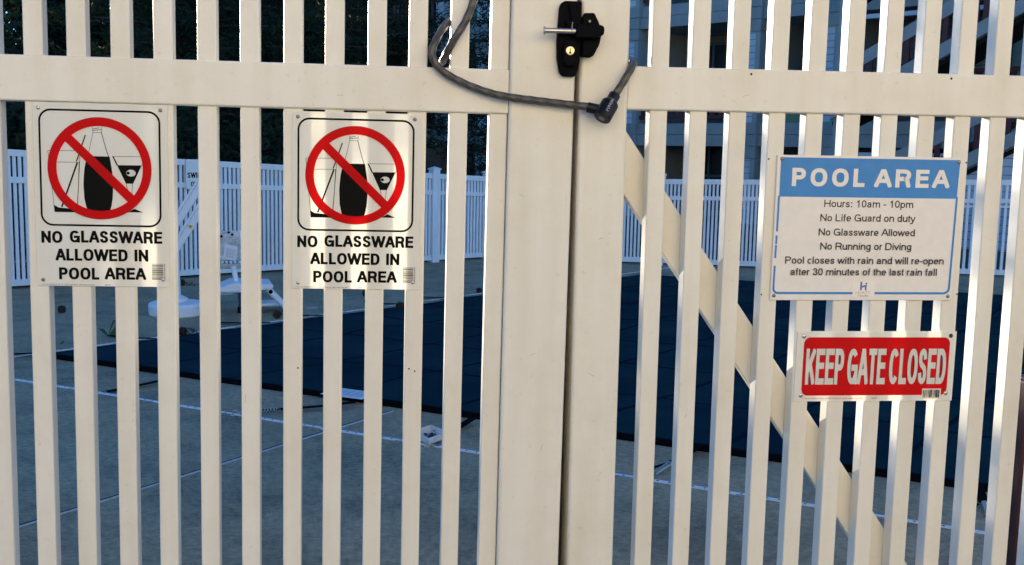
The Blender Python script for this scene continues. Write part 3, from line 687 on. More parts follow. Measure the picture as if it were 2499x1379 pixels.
def anchor_strap(p0, p1, label, spring=True):
    """black webbing strap from the cover hem to a spring hooked on a deck anchor"""
    o = empty('cover_strap', (p1[0], p1[1], 0), label, 'strap', 'anchor straps of the pool cover')
    a = Vector((p0[0] - p1[0], p0[1] - p1[1], .034)); c = Vector((0, 0, .012)); d = (c - a); 
    e = a + d * (.62 if spring else .97)
    mid = (a + e) / 2 + Vector((0, 0, -.004)); pts = spline([a, mid, e], 6); sd = d.cross(Vector((0, 0, 1))).normalized() * .022; v = []
    for p in pts: v += [p - sd, p + sd, p + sd - Vector((0, 0, .003)), p - sd - Vector((0, 0, .003))]
    n = len(pts)
    fs = [(i*4+k, i*4+(k+1) % 4, i*4+4+(k+1) % 4, i*4+4+k) for i in range(n-1) for k in range(4)]
    MB().add(v, fs).build('webbing', HEM, o)
    # loose tail lying beside it
    q = e + sd * 1.2; MB().obox(q + Vector((0, 0, -.008)), q + d.normalized() * .09 + sd * 2 + Vector((0, 0, -.014)), (0, 0, 1), .018, .003).build('loose_tail', HEM, o)
    if spring:
        L_ = (c - e).length; ax = (c - e).normalized(); s1 = ax.cross(Vector((0, 0, 1))).normalized(); s2 = s1.cross(ax); hp = []
        for i in range(13 * 10 + 1):
            t = i / 130; th = 2 * math.pi * 13 * t; hp.append(e + ax * (L_ * (.06 + .84 * t)) + (s1 * math.cos(th) + s2 * math.sin(th)) * .012)
        MB().tube(hp, .0022, 6).build('spring', M['steel'], o)
        MB().tube(spline([c + Vector((0, 0, -.012)), c + Vector((0, 0, .012)), c - ax * .02 + Vector((0, 0, .014)), c - ax * .03], 5), .0035, 8).build('hook', M['steel'], o)
        MB().lathe(c + Vector((0, 0, -.012)), (0, 0, 1), [(0, .016), (.003, .016), (.004, .013), (.004, 0)], 16).build('deck_anchor', M['brass'], o)
anchor_strap((-1.27, 4.70), (-1.62, 4.40), 'black strap near the left end of the cover front edge, no spring in view', False)
anchor_strap((-.10, 4.00), (-.78, 3.84), 'black strap of the cover front edge by the white label, spring hooked at the drain')
anchor_strap((.56, 3.62), (.28, 3.16), 'black strap of the cover front edge beside the skimmer tray')
anchor_strap((1.66, 3.03), (1.30, 2.60), 'black strap with a grey coil spring reaching the slotted drain')
anchor_strap((2.76, 2.37), (2.58, 1.98), 'black strap at the far right of the cover front edge')
anchor_strap((-2.28, 5.55), (-2.78, 5.62), 'bundle of black straps at the pointed left corner of the cover', False)
anchor_strap((-1.66, 6.10), (-2.08, 6.38), 'black strap on the left cover edge next to the leaf sprig', False)
anchor_strap((-.86, 6.86), (-1.35, 7.02), 'black strap on the left cover edge below the lift seat', False)
anchor_strap((-.38, 7.25), (-.80, 7.45), 'black doubled strap on the left cover edge below the glowing sign', False)
anchor_strap((.45, 7.98), (.0, 8.18), 'black strap on the left cover edge running past two pine cones', False)
anchor_strap((.95, 8.42), (.45, 8.62), 'black strap farthest back on the left cover edge', False)

# drains and joints let into the deck
def drain_mat():
    mt = nmat('drain plastic', (.74, .77, .80), rough=.45, var=.15, vscale=12)
    t = mt.node_tree; b = t.nodes['Principled BSDF']; uv = t.nodes.new('ShaderNodeUVMap'); sp = t.nodes.new('ShaderNodeSeparateXYZ'); t.links.new(uv.outputs[0], sp.inputs[0])
    def mth(op, a, v):
        n = t.nodes.new('ShaderNodeMath'); n.operation = op; t.links.new(a, n.inputs[0]); n.inputs[1].default_value = v; return n.outputs[0]
    x = mth('FRACT', mth('MULTIPLY', sp.outputs[0], 1 / .055), 0); s = mth('LESS_THAN', x, .20)
    y = mth('LESS_THAN', mth('ABSOLUTE', mth('SUBTRACT', sp.outputs[1], .5), 0), .27)
    k = t.nodes.new('ShaderNodeMath'); k.operation = 'MULTIPLY'; t.links.new(s, k.inputs[0]); t.links.new(y, k.inputs[1])
    mx = t.nodes.new('ShaderNodeMix'); mx.data_type = 'RGBA'; t.links.new(k.outputs[0], mx.inputs[0]); mx.inputs[6].default_value = (.74, .77, .80, 1); mx.inputs[7].default_value = (.02, .02, .025, 1)
    t.links.new(mx.outputs[2], b.inputs['Base Color']); return mt
DM = drain_mat()
def strip(name, p0, p1, wd, mat, z, label, cat):
    p0, p1 = Vector((*p0, 0)), Vector((*p1, 0)); d = p1 - p0; n = Vector((-d.y, d.x, 0)).normalized() * wd / 2
    o = MB().add([-n + Vector((0,0,z)), d - n + Vector((0,0,z)), d + n + Vector((0,0,z)), n + Vector((0,0,z)), -n, d - n, d + n, n],
                 [(0,1,2,3),(4,5,1,0),(5,6,2,1),(6,7,3,2),(7,4,0,3)]).build(name, mat); o.location = p0; tag(o, label, cat)
    uv = o.data.uv_layers.new(name='UVMap'); c = [(0,0),(d.length,0),(d.length,1),(0,1)]
    for i in range(4): uv.data[i].uv = c[i]
    return o
strip('deck_drain', (-3.86, 5.80), (5.2, .10), .026, DM, .005, 'white slotted drain strip in front of the near cover edge', 'drain')
strip('deck_drain', (-3.2, 4.93), (4.25, 11.85), .022, DM, .0045, 'white drain strip along the far left cover edge, below the lift', 'drain')
jm = nmat('joint filler', (.55, .56, .56), rough=.8, var=.3, vscale=30)
strip('deck_joint', (-2.6, .63), (.12, 3.905), .012, jm, .004, 'pale caulked joint in the deck crossing the drain strip', 'joint')
jo = bpy.data.objects['deck_joint']
gp = strip('shrinkage_gap', (-2.607, .640), (.112, 3.915), .006, M['dark'], .0043, None, None); gp.location = (-.007, .010, 0); gp.parent = jo

# ------------------------------------------------------------------ pool lift
def pool_lift():
    wm = nmat('white powder coat', (.78, .80, .82), rough=.35, var=.08, vscale=20)
    sm_ = nmat('seat plastic', (.72, .74, .74), rough=.5, var=.45, vscale=14, var_col=(.34, .36, .36))
    blue = nmat('navy strap', (.01, .015, .06), rough=.7)
    o = empty('pool_lift', (-1.7536, 7.4933, 0), 'white pool lift with round base, twin slanted arms and hanging seat', 'pool lift')
    o.rotation_euler = (0, 0, math.atan2(.1807, .9835)); B = lambda: MB()
    B().lathe((0, 0, 0), (0, 0, 1), [(0, .226), (.012, .236), (.090, .240), (.108, .232), (.116, .215), (.118, 0)], 40).build('base', wm, o)
    B().lathe((0, 0, .118), (0, 0, 1), [(0, .100), (.012, .100), (.0121, .112), (.030, .106), (.058, .055), (.062, .046)], 28).build('mast_collar', wm, o)
    B().lathe((0, 0, .17), (0, 0, 1), [(0, .045), (.25, .040), (.82, .038), (.86, .038), (.862, 0)], 20).build('mast', wm, o)
    dr = Vector((.174, 0, .273)).normalized()
    for z0, nm in ((.80, 'upper_arm'), (.585, 'lower_arm')):
        p0 = Vector((-.06, 0, z0 - .10)); p1 = p0 + dr * .60
        arm = B().obox(p0, p1, (-dr.z, 0, dr.x), .09, .066).build(nm, wm, o, .008, 2)
        B().obox(p0 + Vector((dr.z, 0, -dr.x)) * -.045 + Vector((0, -.03, 0)), p1 + Vector((dr.z, 0, -dr.x)) * -.045 + Vector((0, -.03, 0)), (-dr.z, 0, dr.x), .03, .022).build('arm_cover', wm, arm, .004, 2)
    yl = nmat('warning yellow', (.75, .50, .04), rough=.5)
    f = Flat(); f.poly([(0, 0), (.044, 0), (.022, .038)]); wl = f.build('warning_label', yl, o, -.05); wl.location = (.135, -.052, .77); wl.rotation_euler = (0, R(-58), 0)
    f = Flat(); f.poly([(.017, .008), (.027, .008), (.022, .026)]); f.build('warning_mark', M['ink'], wl, -.001)
    B().tube([(.285, 0, 1.24), (.330, 0, 1.02), (.345, 0, .60), (.36, 0, .42)], .028, 14).build('hanger', wm, o)
    # seat, turned to face right
    B().box(.372, .592, .03, .06, .475, .750).build('seat_back', sm_, o, .02, 3)
    B().box(.345, .60, .0, .05, .405, .452).build('seat_bracket', nmat('dirty bracket', (.50, .50, .44), rough=.6, var=.4, vscale=20), o, .008, 2)
    pp = B().add([(.434, .022, .631), (.549, .022, .606), (.528, .022, .474), (.418, .022, .502)], [(3, 2, 1, 0)]).build('notice_sheet', nmat('paper', (.74, .76, .78), rough=.7), o)
    f = Flat()
    for i in range(7): f.strip([(.447 - i * .0018, .590 - i * .012), (.535 - i * .002 - (i % 3) * .006, .571 - i * .012)], False, .0035)
    f.build('print_lines', M['palegrey'], pp, .020)
    B().tube(spline([(.505, -.01, .43), (.512, -.01, .39), (.528, -.02, .30), (.540, -.03, .235), (.575, -.03, .19)], 8), .024, 14).build('arm_rest', wm, o)
    B().prism([(.372, .216), (.61, .212), (.84, .243), (.845, .268), (.84, .283), (.70, .290), (.488, .300), (.39, .258), (.372, .240)], -.20, .22).build('seat', wm, o, .014, 3)
    B().box(.372, .50, -.12, .12, .185, .215).build('seat_mount', wm, o, .01, 2)
    lg = B().tube([(.80, -.15, .235), (.835, -.15, .195), (.955, -.15, .062), (.975, -.15, .05)], .027, 14).build('leg_support', wm, o)
    B().tube([(.80, .15, .235), (.835, .15, .195), (.955, .15, .062), (.975, .15, .05)], .027, 14).build('leg_support', wm, o)
    B().lathe((.822, -.170, .213), (0, -1, 0), [(0, .020), (.012, .018), (.014, 0)], 12).build('knob', M['black'], o)
    B().box(.72, 1.00, -.02, .22, .055, .085).build('foot_rest', wm, o, .012, 3)
    B().obox((.545, -.20, .215), (.553, -.215, .10), (1, 0, 0), .004, .032).obox((.553, -.215, .10), (.548, -.22, .045), (1, 0, 0), .012, .046).build('seat_strap', blue, o)
    B().box(.525, .572, -.228, -.212, .032, .088).build('buckle', M['black'], o, .004, 2)
    for x, z in ((.405, .700), (.47, .735), (.50, .715)): B().lathe((x, .03, z), (0, -1, 0), [(0, .012), (.004, .010), (.005, 0)], 10).build('bolt', M['black'], o)
pool_lift()

# ------------------------------------------------------------------ litter on the deck
def cone_mesh(name, seed):
    rnd = random.Random(seed); mb = MB(); Ln = .085; N = 70
    mb.lathe((0, 0, 0), (0, 0, 1), [(0, .006), (.02, .022), (.045, .02), (.08, .006), (.085, 0)], 10)
    for i in range(N):
        t = i / N; z = .004 + t * .076; r = .034 * math.sin(math.pi * min(1, .25 + t * .75)) ** .8 + .004; th = i * 2.399963
        c, s = math.cos(th), math.sin(th); w_ = .010 * (1 - t * .5); lift = .012 * (1 - t)
        b0 = Vector((c * r * .3, s * r * .3, z)); tip = Vector((c * r * rnd.uniform(.9, 1.12), s * r * rnd.uniform(.9, 1.12), z + lift)); sd = Vector((-s, c, 0)) * w_
        mb.add([b0 - sd * .4, b0 + sd * .4, tip + sd, tip - sd, tip + Vector((0, 0, .006))], [(0, 1, 2, 3), (3, 2, 4), (0, 3, 4), (1, 4, 2)])
    return mb.mesh(name)
cm = nmat('pine cone', (.075, .050, .034), rough=.9, var=.6, vscale=90)
cones = [cone_mesh('cone_a', 1), cone_mesh('cone_b', 2)]
def cone(x, y, label, k, rz=0, s=1.0):
    o = link('pine_cone', cones[k], cm); o.location = (x, y, .024 * s); o.rotation_euler = (R(82), R(10), rz); o.scale = (s * .84,) * 3
    tag(o, label, 'pine cone', 'pine cones fallen on the pool deck')
cone(-2.79, 7.63, 'pine cone alone on the deck at the left, below the first glassware sign', 0, .4, 1.1)
cone(-.88, 7.27, 'pine cone on the drain strip below the lift foot rest', 1, 2.0, 1.25)
cone(.22, 7.80, 'larger of two pine cones side by side on the cover edge', 0, 1.0, 1.4)
cone(.09, 7.90, 'smaller of two pine cones side by side on the cover edge', 1, -.6, 1.05)
cone(-.08, 8.25, 'tiny pine cone behind the pair on the cover edge', 0, 2.6, .5)
cone(1.12, 9.02, 'pine cone with a twig beside it at the far left cover edge', 0, .2, 1.0)
cone(1.30, 9.12, 'pine cone just behind the rightmost picket gap of the left leaf', 1, 1.2, 1.1)
cone(-.10, 8.75, 'pine cone behind the picket below the glowing sign', 1, .8, 1.2)
cone(-1.54, 6.45, 'pine cone lying on the left cover edge below the lift base', 1, .9, 1.15)
cone(-1.72, 6.68, 'small pine cone just short of the left drain, near the lift base', 0, 2.2, .65)
cone(-1.70, 5.02, 'brown pine cone caught on the near hem of the cover', 1, 1.5, .9)
cone(-2.08, 9.55, 'pine cone in leaf debris at the foot of the left fence', 0, .5, 1.2)

def leaf_clump(name, x, y, label, n, spread, seed, mat, size=.03, h=.02):
    rnd = random.Random(seed); mb = MB()
    for i in range(n):
        a = rnd.uniform(0, 6.28); rr = spread * rnd.random() ** .6; c = Vector((math.cos(a) * rr * 1.6, math.sin(a) * rr, rnd.uniform(.004, h)))
        th = rnd.uniform(0, 6.28); d = Vector((math.cos(th), math.sin(th), rnd.uniform(-.3, .4))) * size * rnd.uniform(.5, 1.2); s = Vector((-d.y, d.x, rnd.uniform(-.01, .01))) * .32
        z0 = Vector((0, 0, .004))
        q = [c - d, c - d * .2 + s, c + d, c - d * .2 - s]
        mb.add([Vector((v.x, v.y, max(.003, v.z))) for v in q], [(0, 1, 2, 3)])
    o = mb.build(name, mat); o.location = (x, y, 0); tag(o, label, 'leaves'); return o
lb = nmat('dry leaf', (.10, .06, .035), rough=.9, var=.5, vscale=30)
leaf_clump('leaf_debris', -2.05, 9.6, 'thin drift of dry leaves along the foot of the left fence', 60, .17, 3, lb)
leaf_clump('leaf_debris', -1.47, 6.42, 'dry brown leaves heaped on the left cover edge', 30, .07, 5, lb, .045, .05)
leaf_clump('leaf_debris', -2.45, 6.02, 'few dry leaves just behind the left drain strip', 14, .08, 8, lb, .035)
# green sprig
sp = empty('leaf_sprig', (-2.07, 6.36, 0), 'fallen green sprig with long pointed leaves by the left drain', 'leaves')
gm = nmat('green leaf', (.06, .10, .035), rough=.6, var=.4, vscale=25)
for i, (dx, dz, ln, wv) in enumerate(((.16, .12, 1, .020), (.12, .05, 1, .018), (.05, .13, .9, .016), (-.08, .05, .9, .016))):
    p = [Vector((0, 0, .01)), Vector((dx * .5, .01 * i, dz * .75)), Vector((dx, .02 * i, dz))]; v = []
    cv = spline(p, 6); n = len(cv)
    for k, q in enumerate(cv):
        w_ = wv * math.sin(math.pi * (k + .3) / (n + .3)); v += [q + Vector((0, 0, w_)) , q - Vector((0, 0, w_)) + Vector((0, .004, 0))]
    MB().add(v, [(k*2, k*2+1, k*2+3, k*2+2) for k in range(n - 1)], True).build('leaf', gm, sp)
# skimmer tray full of leaves
def tray():
    o = empty('skimmer_tray', (.30, 3.265, 0), 'small white square tray holding wet leaves, tipped on the deck by the drain', 'tray'); o.rotation_euler = (R(5), R(-5), R(38)); o.location.z = .02
    wm = nmat('tray plastic', (.74, .74, .72), rough=.45, var=.2, vscale=25); a, h, t = .062, .034, .004
    mb = MB(); mb.box(-a, a, -a, a, 0, t)
    for x0, x1, y0, y1 in ((-a-t, -a, -a-t, a+t), (a, a+t, -a-t, a+t), (-a, a, -a-t, -a), (-a, a, a, a+t)): mb.box(x0, x1, y0, y1, 0, h)
    mb.build('tray_shell', wm, o)
    rnd = random.Random(4); lm = MB()
    for i in range(60):
        c = Vector((rnd.gauss(-.012, .018), rnd.gauss(-.012, .016), rnd.uniform(.006, .026))); d = Vector((rnd.uniform(-1,1), rnd.uniform(-1,1), rnd.uniform(-.5,.5))).normalized() * .014; s = Vector((-d.y, d.x, .004)) * .5
        lm.add([c - d, c + s, c + d, c - s], [(0, 1, 2, 3)])
    lm.build('wet_leaves', nmat('wet leaf', (.05, .033, .018), rough=.6, var=.6, vscale=60), o)
    cl = MB().tube(spline([(-.075, -.075, -.005), (-.03, -.10, .0), (.03, -.085, .004), (.075, -.04, .004), (.10, .02, .0)], 6), .004, 8)
    cl.build('metal_clip', M['dull_steel'], o)
tray()
# printed label lying on the cover
o = empty('warning_label_sheet', (-.31, 4.20, .036), 'white printed label sheet sewn on the near edge of the navy cover', 'label'); o.rotation_euler = (0, 0, R(-31.5))
MB().box(0, .29, 0, .19, 0, .002).build('sheet', nmat('label vinyl', (.72, .76, .80), rough=.5, var=.1, vscale=20), o)
mb = MB()
for i in range(6):
    for k in range(5):
        mb.add([(.03 + k * .047, .035 + i * .024, .0026), (.03 + k * .047 + .036, .035 + i * .024, .0026), (.03 + k * .047 + .036, .043 + i * .024, .0026), (.03 + k * .047, .043 + i * .024, .0026)], [(0, 1, 2, 3)])
mb.build('print_lines', M['palegrey'], o)
# scraps
o = MB().add([(0, 0, .006), (.10, .01, .006), (.10, .03, .009), (0, .02, .007)], [(0, 1, 2, 3)]).build('paper_scrap', nmat('scrap', (.6, .64, .7), rough=.8)); o.location = (-.62, 7.85, 0); tag(o, 'tiny pale paper scrap on the deck behind the left drain', 'litter')
# dark red post behind the hinge side of the right leaf
o = empty('red_post', (1.566, .26, 0), 'short dark red post close behind the last gap of the right gate leaf', 'post')
MB().box(-.045, .045, -.045, .045, 0, .985).build('post_shaft', nmat('dark red paint', (.060, .014, .011), rough=.6, var=.3, vscale=20), o, .004, 2)
MB().lathe((0, 0, .985), (0, 0, 1), [(0, .03), (.004, .03), (.008, .012), (.016, .012), (.018, 0)], 16).build('post_cap', M['steel'], o)

# ------------------------------------------------------------------ apartment building beyond the fence
def clap(name, col, board, dark=.25):
    """lap siding: board lines by height"""
    mt = nmat(name, col, rough=.7, spec=.25)
    t = mt.node_tree; b = t.nodes['Principled BSDF']; g = t.nodes.new('ShaderNodeNewGeometry'); s = t.nodes.new('ShaderNodeSeparateXYZ'); t.links.new(g.outputs['Position'], s.inputs[0])
    def mth(op, a, v):
        n = t.nodes.new('ShaderNodeMath'); n.operation = op; t.links.new(a, n.inputs[0]); n.inputs[1].default_value = v; return n.outputs[0]
    fr = mth('FRACT', mth('MULTIPLY', s.outputs[2], 1 / board), 0); k = mth('LESS_THAN', fr, .09)
    n = t.nodes.new('ShaderNodeTexNoise'); n.inputs['Scale'].default_value = 1.7; n.inputs['Detail'].default_value = 5; t.links.new(g.outputs['Position'], n.inputs['Vector'])
    r1 = t.nodes.new('ShaderNodeValToRGB'); r1.color_ramp.elements[0].position = .3; r1.color_ramp.elements[1].position = .7
    r1.color_ramp.elements[0].color = tuple(c * .8 for c in col) + (1,); r1.color_ramp.elements[1].color = (*col, 1); t.links.new(n.outputs['Fac'], r1.inputs[0])
    mx = t.nodes.new('ShaderNodeMix'); mx.data_type = 'RGBA'; t.links.new(k, mx.inputs[0]); t.links.new(r1.outputs[0], mx.inputs[6]); mx.inputs[7].default_value = tuple(c * dark for c in col) + (1,)
    t.links.new(mx.outputs[2], b.inputs['Base Color'])
    bp = t.nodes.new('ShaderNodeBump'); bp.inputs['Distance'].default_value = .03; bp.inputs['Strength'].default_value = .6; t.links.new(fr, bp.inputs['Height']); t.links.new(bp.outputs[0], b.inputs['Normal'])
    return mt
BM = {'light': clap('white clapboard', (.68, .71, .74), .138, .3), 'wall': clap('grey clapboard', (.25, .255, .235), .20, .35), 'board': nmat('grey fascia board', (.34, .345, .32), rough=.7, var=.18, vscale=2.5),
      'trim': nmat('grey trim', (.36, .37, .35), rough=.7, var=.15, vscale=3), 'red': nmat('dark red rail', (.11, .022, .020), rough=.6, var=.3, vscale=6), 'pane': nmat('window pane', (.012, .02, .026), rough=.12, spec=.6),
      'frame': nmat('window frame', (.09, .13, .14), rough=.5), 'beam': nmat('white beam', (.62, .66, .72), rough=.6), 'green': nmat('green siding', (.16, .25, .13), rough=.7), 'roof': nmat('roof shingle', (.06, .055, .05), rough=.9, var=.4, vscale=5)}
ANG = math.atan2(-.773, .634)
def building():
    o = empty('apartment_building', (7.5, 21.7, 0), 'grey clapboard apartment building with red balcony railings beyond the pool fence', 'building'); o.rotation_euler = (0, 0, ANG)
    x0, x1 = -29.0, 13.0
    MB().box(x0, x1, 1.9, 9, -1, 12.6).build('wall', BM['wall'], o)
    MB().prism([(x0 - .6, 12.6), (x1 + .6, 12.6), (x1 + .6, 12.85), (x0 - .6, 12.85)], -.7, 9.5).build('roof', BM['roof'], o)
    pil = [(-28.6, -27.9), (-23.2, -22.4), (-19.0, -18.6), (-17.3, -16.9), (-13.0, -12.2), (-8.9, -8.45), (-7.25, -6.5), (-2.62, -1.79), (.98, 1.46), (2.80, 3.28), (7.75, 8.3), (12.2, 12.9)]
    lev = [1.70, 4.44, 7.18, 9.92]
    for a, b in pil:
        MB().box(a, b - .11, -.12, 2.2, -1, 12.6).build('pillar', BM['light'], o)
        MB().box(b - .11, b, -.135, 1.95, -1, 12.6).build('corner_trim', BM['trim'], o)
        for z in lev:
            bd = MB()
            for k in (-1, 0, 1): bd.box(a - .015, b + .015, -.16, 1.0, z + k * .262, z + k * .262 + .25)
            bd.build('fascia', BM['board'], o, .006, 1)
    for (_, a), (b, _) in zip(pil[:-1], pil[1:]):
        for z in lev:
            narrow = b - a < 2
            MB().box(a, b, -.06, 1.9, z, z + .25).box(a, b, -.045, 1.9, z + .262, z + .515).build('balcony_floor', BM['board'], o)
            if narrow:
                MB().box(a, b, .25, 1.9, z + .53, z + 1.5).build('panel', BM['green'], o)
            else:
                rl = MB(); rl.box(a, b, .0, .07, z + 1.42, z + 1.50).box(a, b, .0, .06, z + .62, z + .70)
                n = int((b - a) / .20)
                for i in range(n): xx = a + (i + .5) * (b - a) / n; rl.box(xx - .05, xx + .05, .015, .05, z + .66, z + 1.45)
                rl.build('railing', BM['red'], o)
                for fx in (.30, .72):
                    wx = a + (b - a) * fx; z0 = z - 2.05 if z > 2 else .05
                    wn = MB()
                    for q in ((-.62, -.55), (-.03, .03), (.55, .62)): wn.box(wx + q[0], wx + q[1], 1.82, 1.9, z0, z0 + 1.85)
                    for q in (0, .9, 1.78): wn.box(wx - .62, wx + .62, 1.825, 1.9, z0 + q, z0 + q + .07)
                    wo = wn.build('window', BM['frame'], o); MB().box(wx - .58, wx + .58, 1.86, 1.89, z0 + .02, z0 + 1.82).build('pane', BM['pane'], wo)
    for z0, z1 in ((4.27, 4.355), (1.52, 1.60)): MB().box(3.28, 7.75, -.05, .10, z0, z1).build('beam', BM['beam'], o)
building()

def stairway(s0, off, mirror, label):
    """outdoor stair flights: sloping boards with red balusters between them"""
    o = empty('outdoor_stairway', (7.5 + .634 * s0 - .773 * off, 21.7 - .773 * s0 - .634 * off, 0), label, 'stairway', 'outdoor stairways of the apartment building'); o.rotation_euler = (0, 0, ANG)
    sg = -1 if mirror else 1; k = .525
    def board(nm, za, th, x0, x1, y0, y1, mat):
        p = [(sg * x0, za + k * x0), (sg * x1, za + k * x1), (sg * x1, za + k * x1 + th), (sg * x0, za + k * x0 + th)]
        if mirror: p = p[::-1]
        return MB().prism(p, y0, y1).build(nm, mat, o)
    for zf in (3.15, 1.02, 5.45):
        board('handrail_board', zf, .245, -.6, 4.2, 0, .06, BM['board'])
        board('stringer', zf - .66, .245, -.6, 4.2, 0, .08, BM['board'])
        board('tread_underside', zf - .76, .08, -.6, 4.2, .1, 1.2, M['dark'])
        rl = MB(); x = -.55
        while x < 4.15:
            za = zf + k * x; rl.box(sg * x - .045, sg * x + .045, .01, .05, za - .43, za + .05); x += .16
        rl.box(0, .001, .02, .03, zf, zf + .001); rl.build('balusters', BM['red'], o)
        board('back_stringer', zf - .66, .245, -.6, 4.2, 1.2, 1.28, BM['board'])
        board('back_rail', zf - .12, .12, -.6, 4.2, 1.2, 1.26, BM['red'])
    p = [(sg * -.6, -1), (sg * 4.2, -1), (sg * 4.2, .36 + k * 4.2), (sg * -.6, .36 + k * -.6)]
    if mirror: p = p[::-1]
    MB().prism(p, .14, .22).build('side_wall', BM['light'], o)
    for x in (-.5, 4.1): MB().box(sg * x - .08, sg * x + .08, .1, .26, -1, 8.2).build('stair_post', BM['trim'], o)
stairway(4.96, 2.5, False, 'grey boarded stairway climbing to the right with red balusters, at the right of the building')
stairway(-16.6, 2.5, True, 'grey boarded stairway half hidden by the dark trees at the left')

# sunlit low building across the walkway, behind the photographer
def opposite():
    o = empty('opposite_building', (0, -5.6, 0), 'low tan rendered building across the walkway behind the photographer, sunlit', 'building')
    MB().box(-3.5, 11, -6, 0, -.05, 6.0).build('wall', nmat('tan stucco', (.61, .54, .385), rough=.85, var=.08, vscale=1.5, bump=.3, bscale=60), o)
    MB().box(-3.9, 11.4, -6.4, .4, 6.0, 6.25).build('roof', BM['roof'], o)
    for x in (-1.2, 3.6, 6.4, 9.2):
        z = 1.0
        wf = MB().box(x - .7, x + .7, .0, .05, z, z + .08).box(x - .7, x + .7, .0, .05, z + 1.3, z + 1.38).box(x - .7, x - .62, 0, .05, z + .08, z + 1.3).box(x + .62, x + .7, 0, .05, z + .08, z + 1.3).build('window', M['metalwhite'], o)
        MB().box(x - .62, x + .62, .005, .02, z + .08, z + 1.3).build('pane', BM['pane'], wf)
opposite()

# ------------------------------------------------------------------ trees and shrubs
def leaf_mat(name, c1, c2):
    mt = nmat(name, c1, rough=.75, spec=.08, var=.5, vscale=2.2, var_col=c2)
    t = mt.node_tree; b = t.nodes['Principled BSDF']; out = t.nodes['Material Output']
    tr = t.nodes.new('ShaderNodeBsdfTranslucent'); tr.inputs[0].default_value = (c1[0] * 1.2, c1[1] * 1.3, c1[2] * .8, 1)
    mx = t.nodes.new('ShaderNodeMixShader'); mx.inputs[0].default_value = .07; t.links.new(b.outputs[0], mx.inputs[1]); t.links.new(tr.outputs[0], mx.inputs[2]); t.links.new(mx.outputs[0], out.inputs[0]); return mt
FM = [leaf_mat('conifer needles', (.030, .048, .026), (.011, .020, .014)), leaf_mat('dark leaves', (.026, .042, .022), (.012, .022, .013))]
BK = nmat('bark', (.075, .055, .042), rough=.9, var=.5, vscale=9, bump=.8, bscale=30, stretch=(1, 1, .2))
def leaves(mb, c, n, spread, ln, wd, rnd, droop=.0):
    for _ in range(n):
        p = c + Vector((rnd.gauss(0, spread), rnd.gauss(0, spread), rnd.gauss(0, spread * .6)))
        d = Vector((rnd.gauss(0, 1), rnd.gauss(0, 1), rnd.gauss(0, .7) - droop)).normalized() * ln * rnd.uniform(.6, 1.3)
        s = d.cross(Vector((rnd.gauss(0, 1), rnd.gauss(0, 1), rnd.gauss(0, 1)))).normalized() * wd * rnd.uniform(.6, 1.2)
        mb.v += [tuple(p - d), tuple(p - d * .1 + s), tuple(p + d), tuple(p - d * .1 - s)]; k = len(mb.v) - 4
        mb.f.append((k, k + 1, k + 2, k + 3)); mb.sm.append(False)
def conifer(x, y, h, r, label, seed, dens=1.0, z0=.25):
    rnd = random.Random(seed); lk = 1.0 if y < 20 else 2.0; o = empty('conifer_tree', (x, y, 0), label, 'tree', 'dark trees behind the left fence')
    tr = MB(); tr.tube([(0, 0, -.1), (.03, .02, h * .4), (0, .03, h * .8), (0, 0, h)], [.17, .13, .06, .015], 9)
    cr_ = MB(); z = z0
    while z < h * .98:
        t = z / h; rr = r * (1 - t ** 2.2) ** .6 * rnd.uniform(.75, 1.12) + .12; nb = rnd.randint(5, 7); a0 = rnd.uniform(0, 6.28)
        for i in range(nb):
            a = a0 + 6.283 * i / nb + rnd.uniform(-.3, .3); Lb = rr * rnd.uniform(.7, 1.15); dr = Vector((math.cos(a), math.sin(a), -.12 + .3 * t))
            tr.tube([Vector((0, 0, z)), Vector((0, 0, z)) + dr * Lb * .6, Vector((0, 0, z - .05 * Lb)) + dr * Lb], [.035 * (1 - t) + .008, .018, .005], 5, caps=False)
            ns = max(2, int(Lb / .26))
            for s in range(ns):
                q = Vector((0, 0, z)) + dr * Lb * (s + .7 + rnd.uniform(-.2, .2)) / ns + Vector((0, 0, rnd.uniform(-.1, .1)))
                leaves(cr_, q, int(58 * dens), .14, .085 * lk, .013 * lk, rnd, .3)
        z += rnd.uniform(.24, .36)
    cr_.build('crown', FM[0], o); tr.build('trunk', BK, o); return o
conifer(-7.3, 24.5, 7.4, 2.6, 'dark conifer filling the view at the upper left corner', 11, 1.25)
conifer(-3.0, 14.4, 4.8, 1.9, 'dark conifer above the first no glassware sign', 12, 1.15)
conifer(-1.2, 15.6, 5.4, 1.8, 'dark conifer between the two no glassware signs', 13, .95)
conifer(.55, 16.2, 5.3, 1.6, 'dark conifer with gaps above the second no glassware sign', 14, .75)
conifer(2.35, 17.2, 4.9, 1.2, 'thin conifer beside the latch stile with pale siding showing through', 15, .55)
conifer(-4.2, 27.5, 8.0, 3.0, 'tall dark conifer farther back, filling the gaps at the upper left', 17, 1.3)
conifer(-1.0, 26.0, 7.8, 2.4, 'tall dark conifer farther back, above the second no glassware sign', 18, .9)
conifer(-10.6, 11.4, 4.3, 1.9, 'dark conifer far beyond the left edge of the view', 16, 1.1)

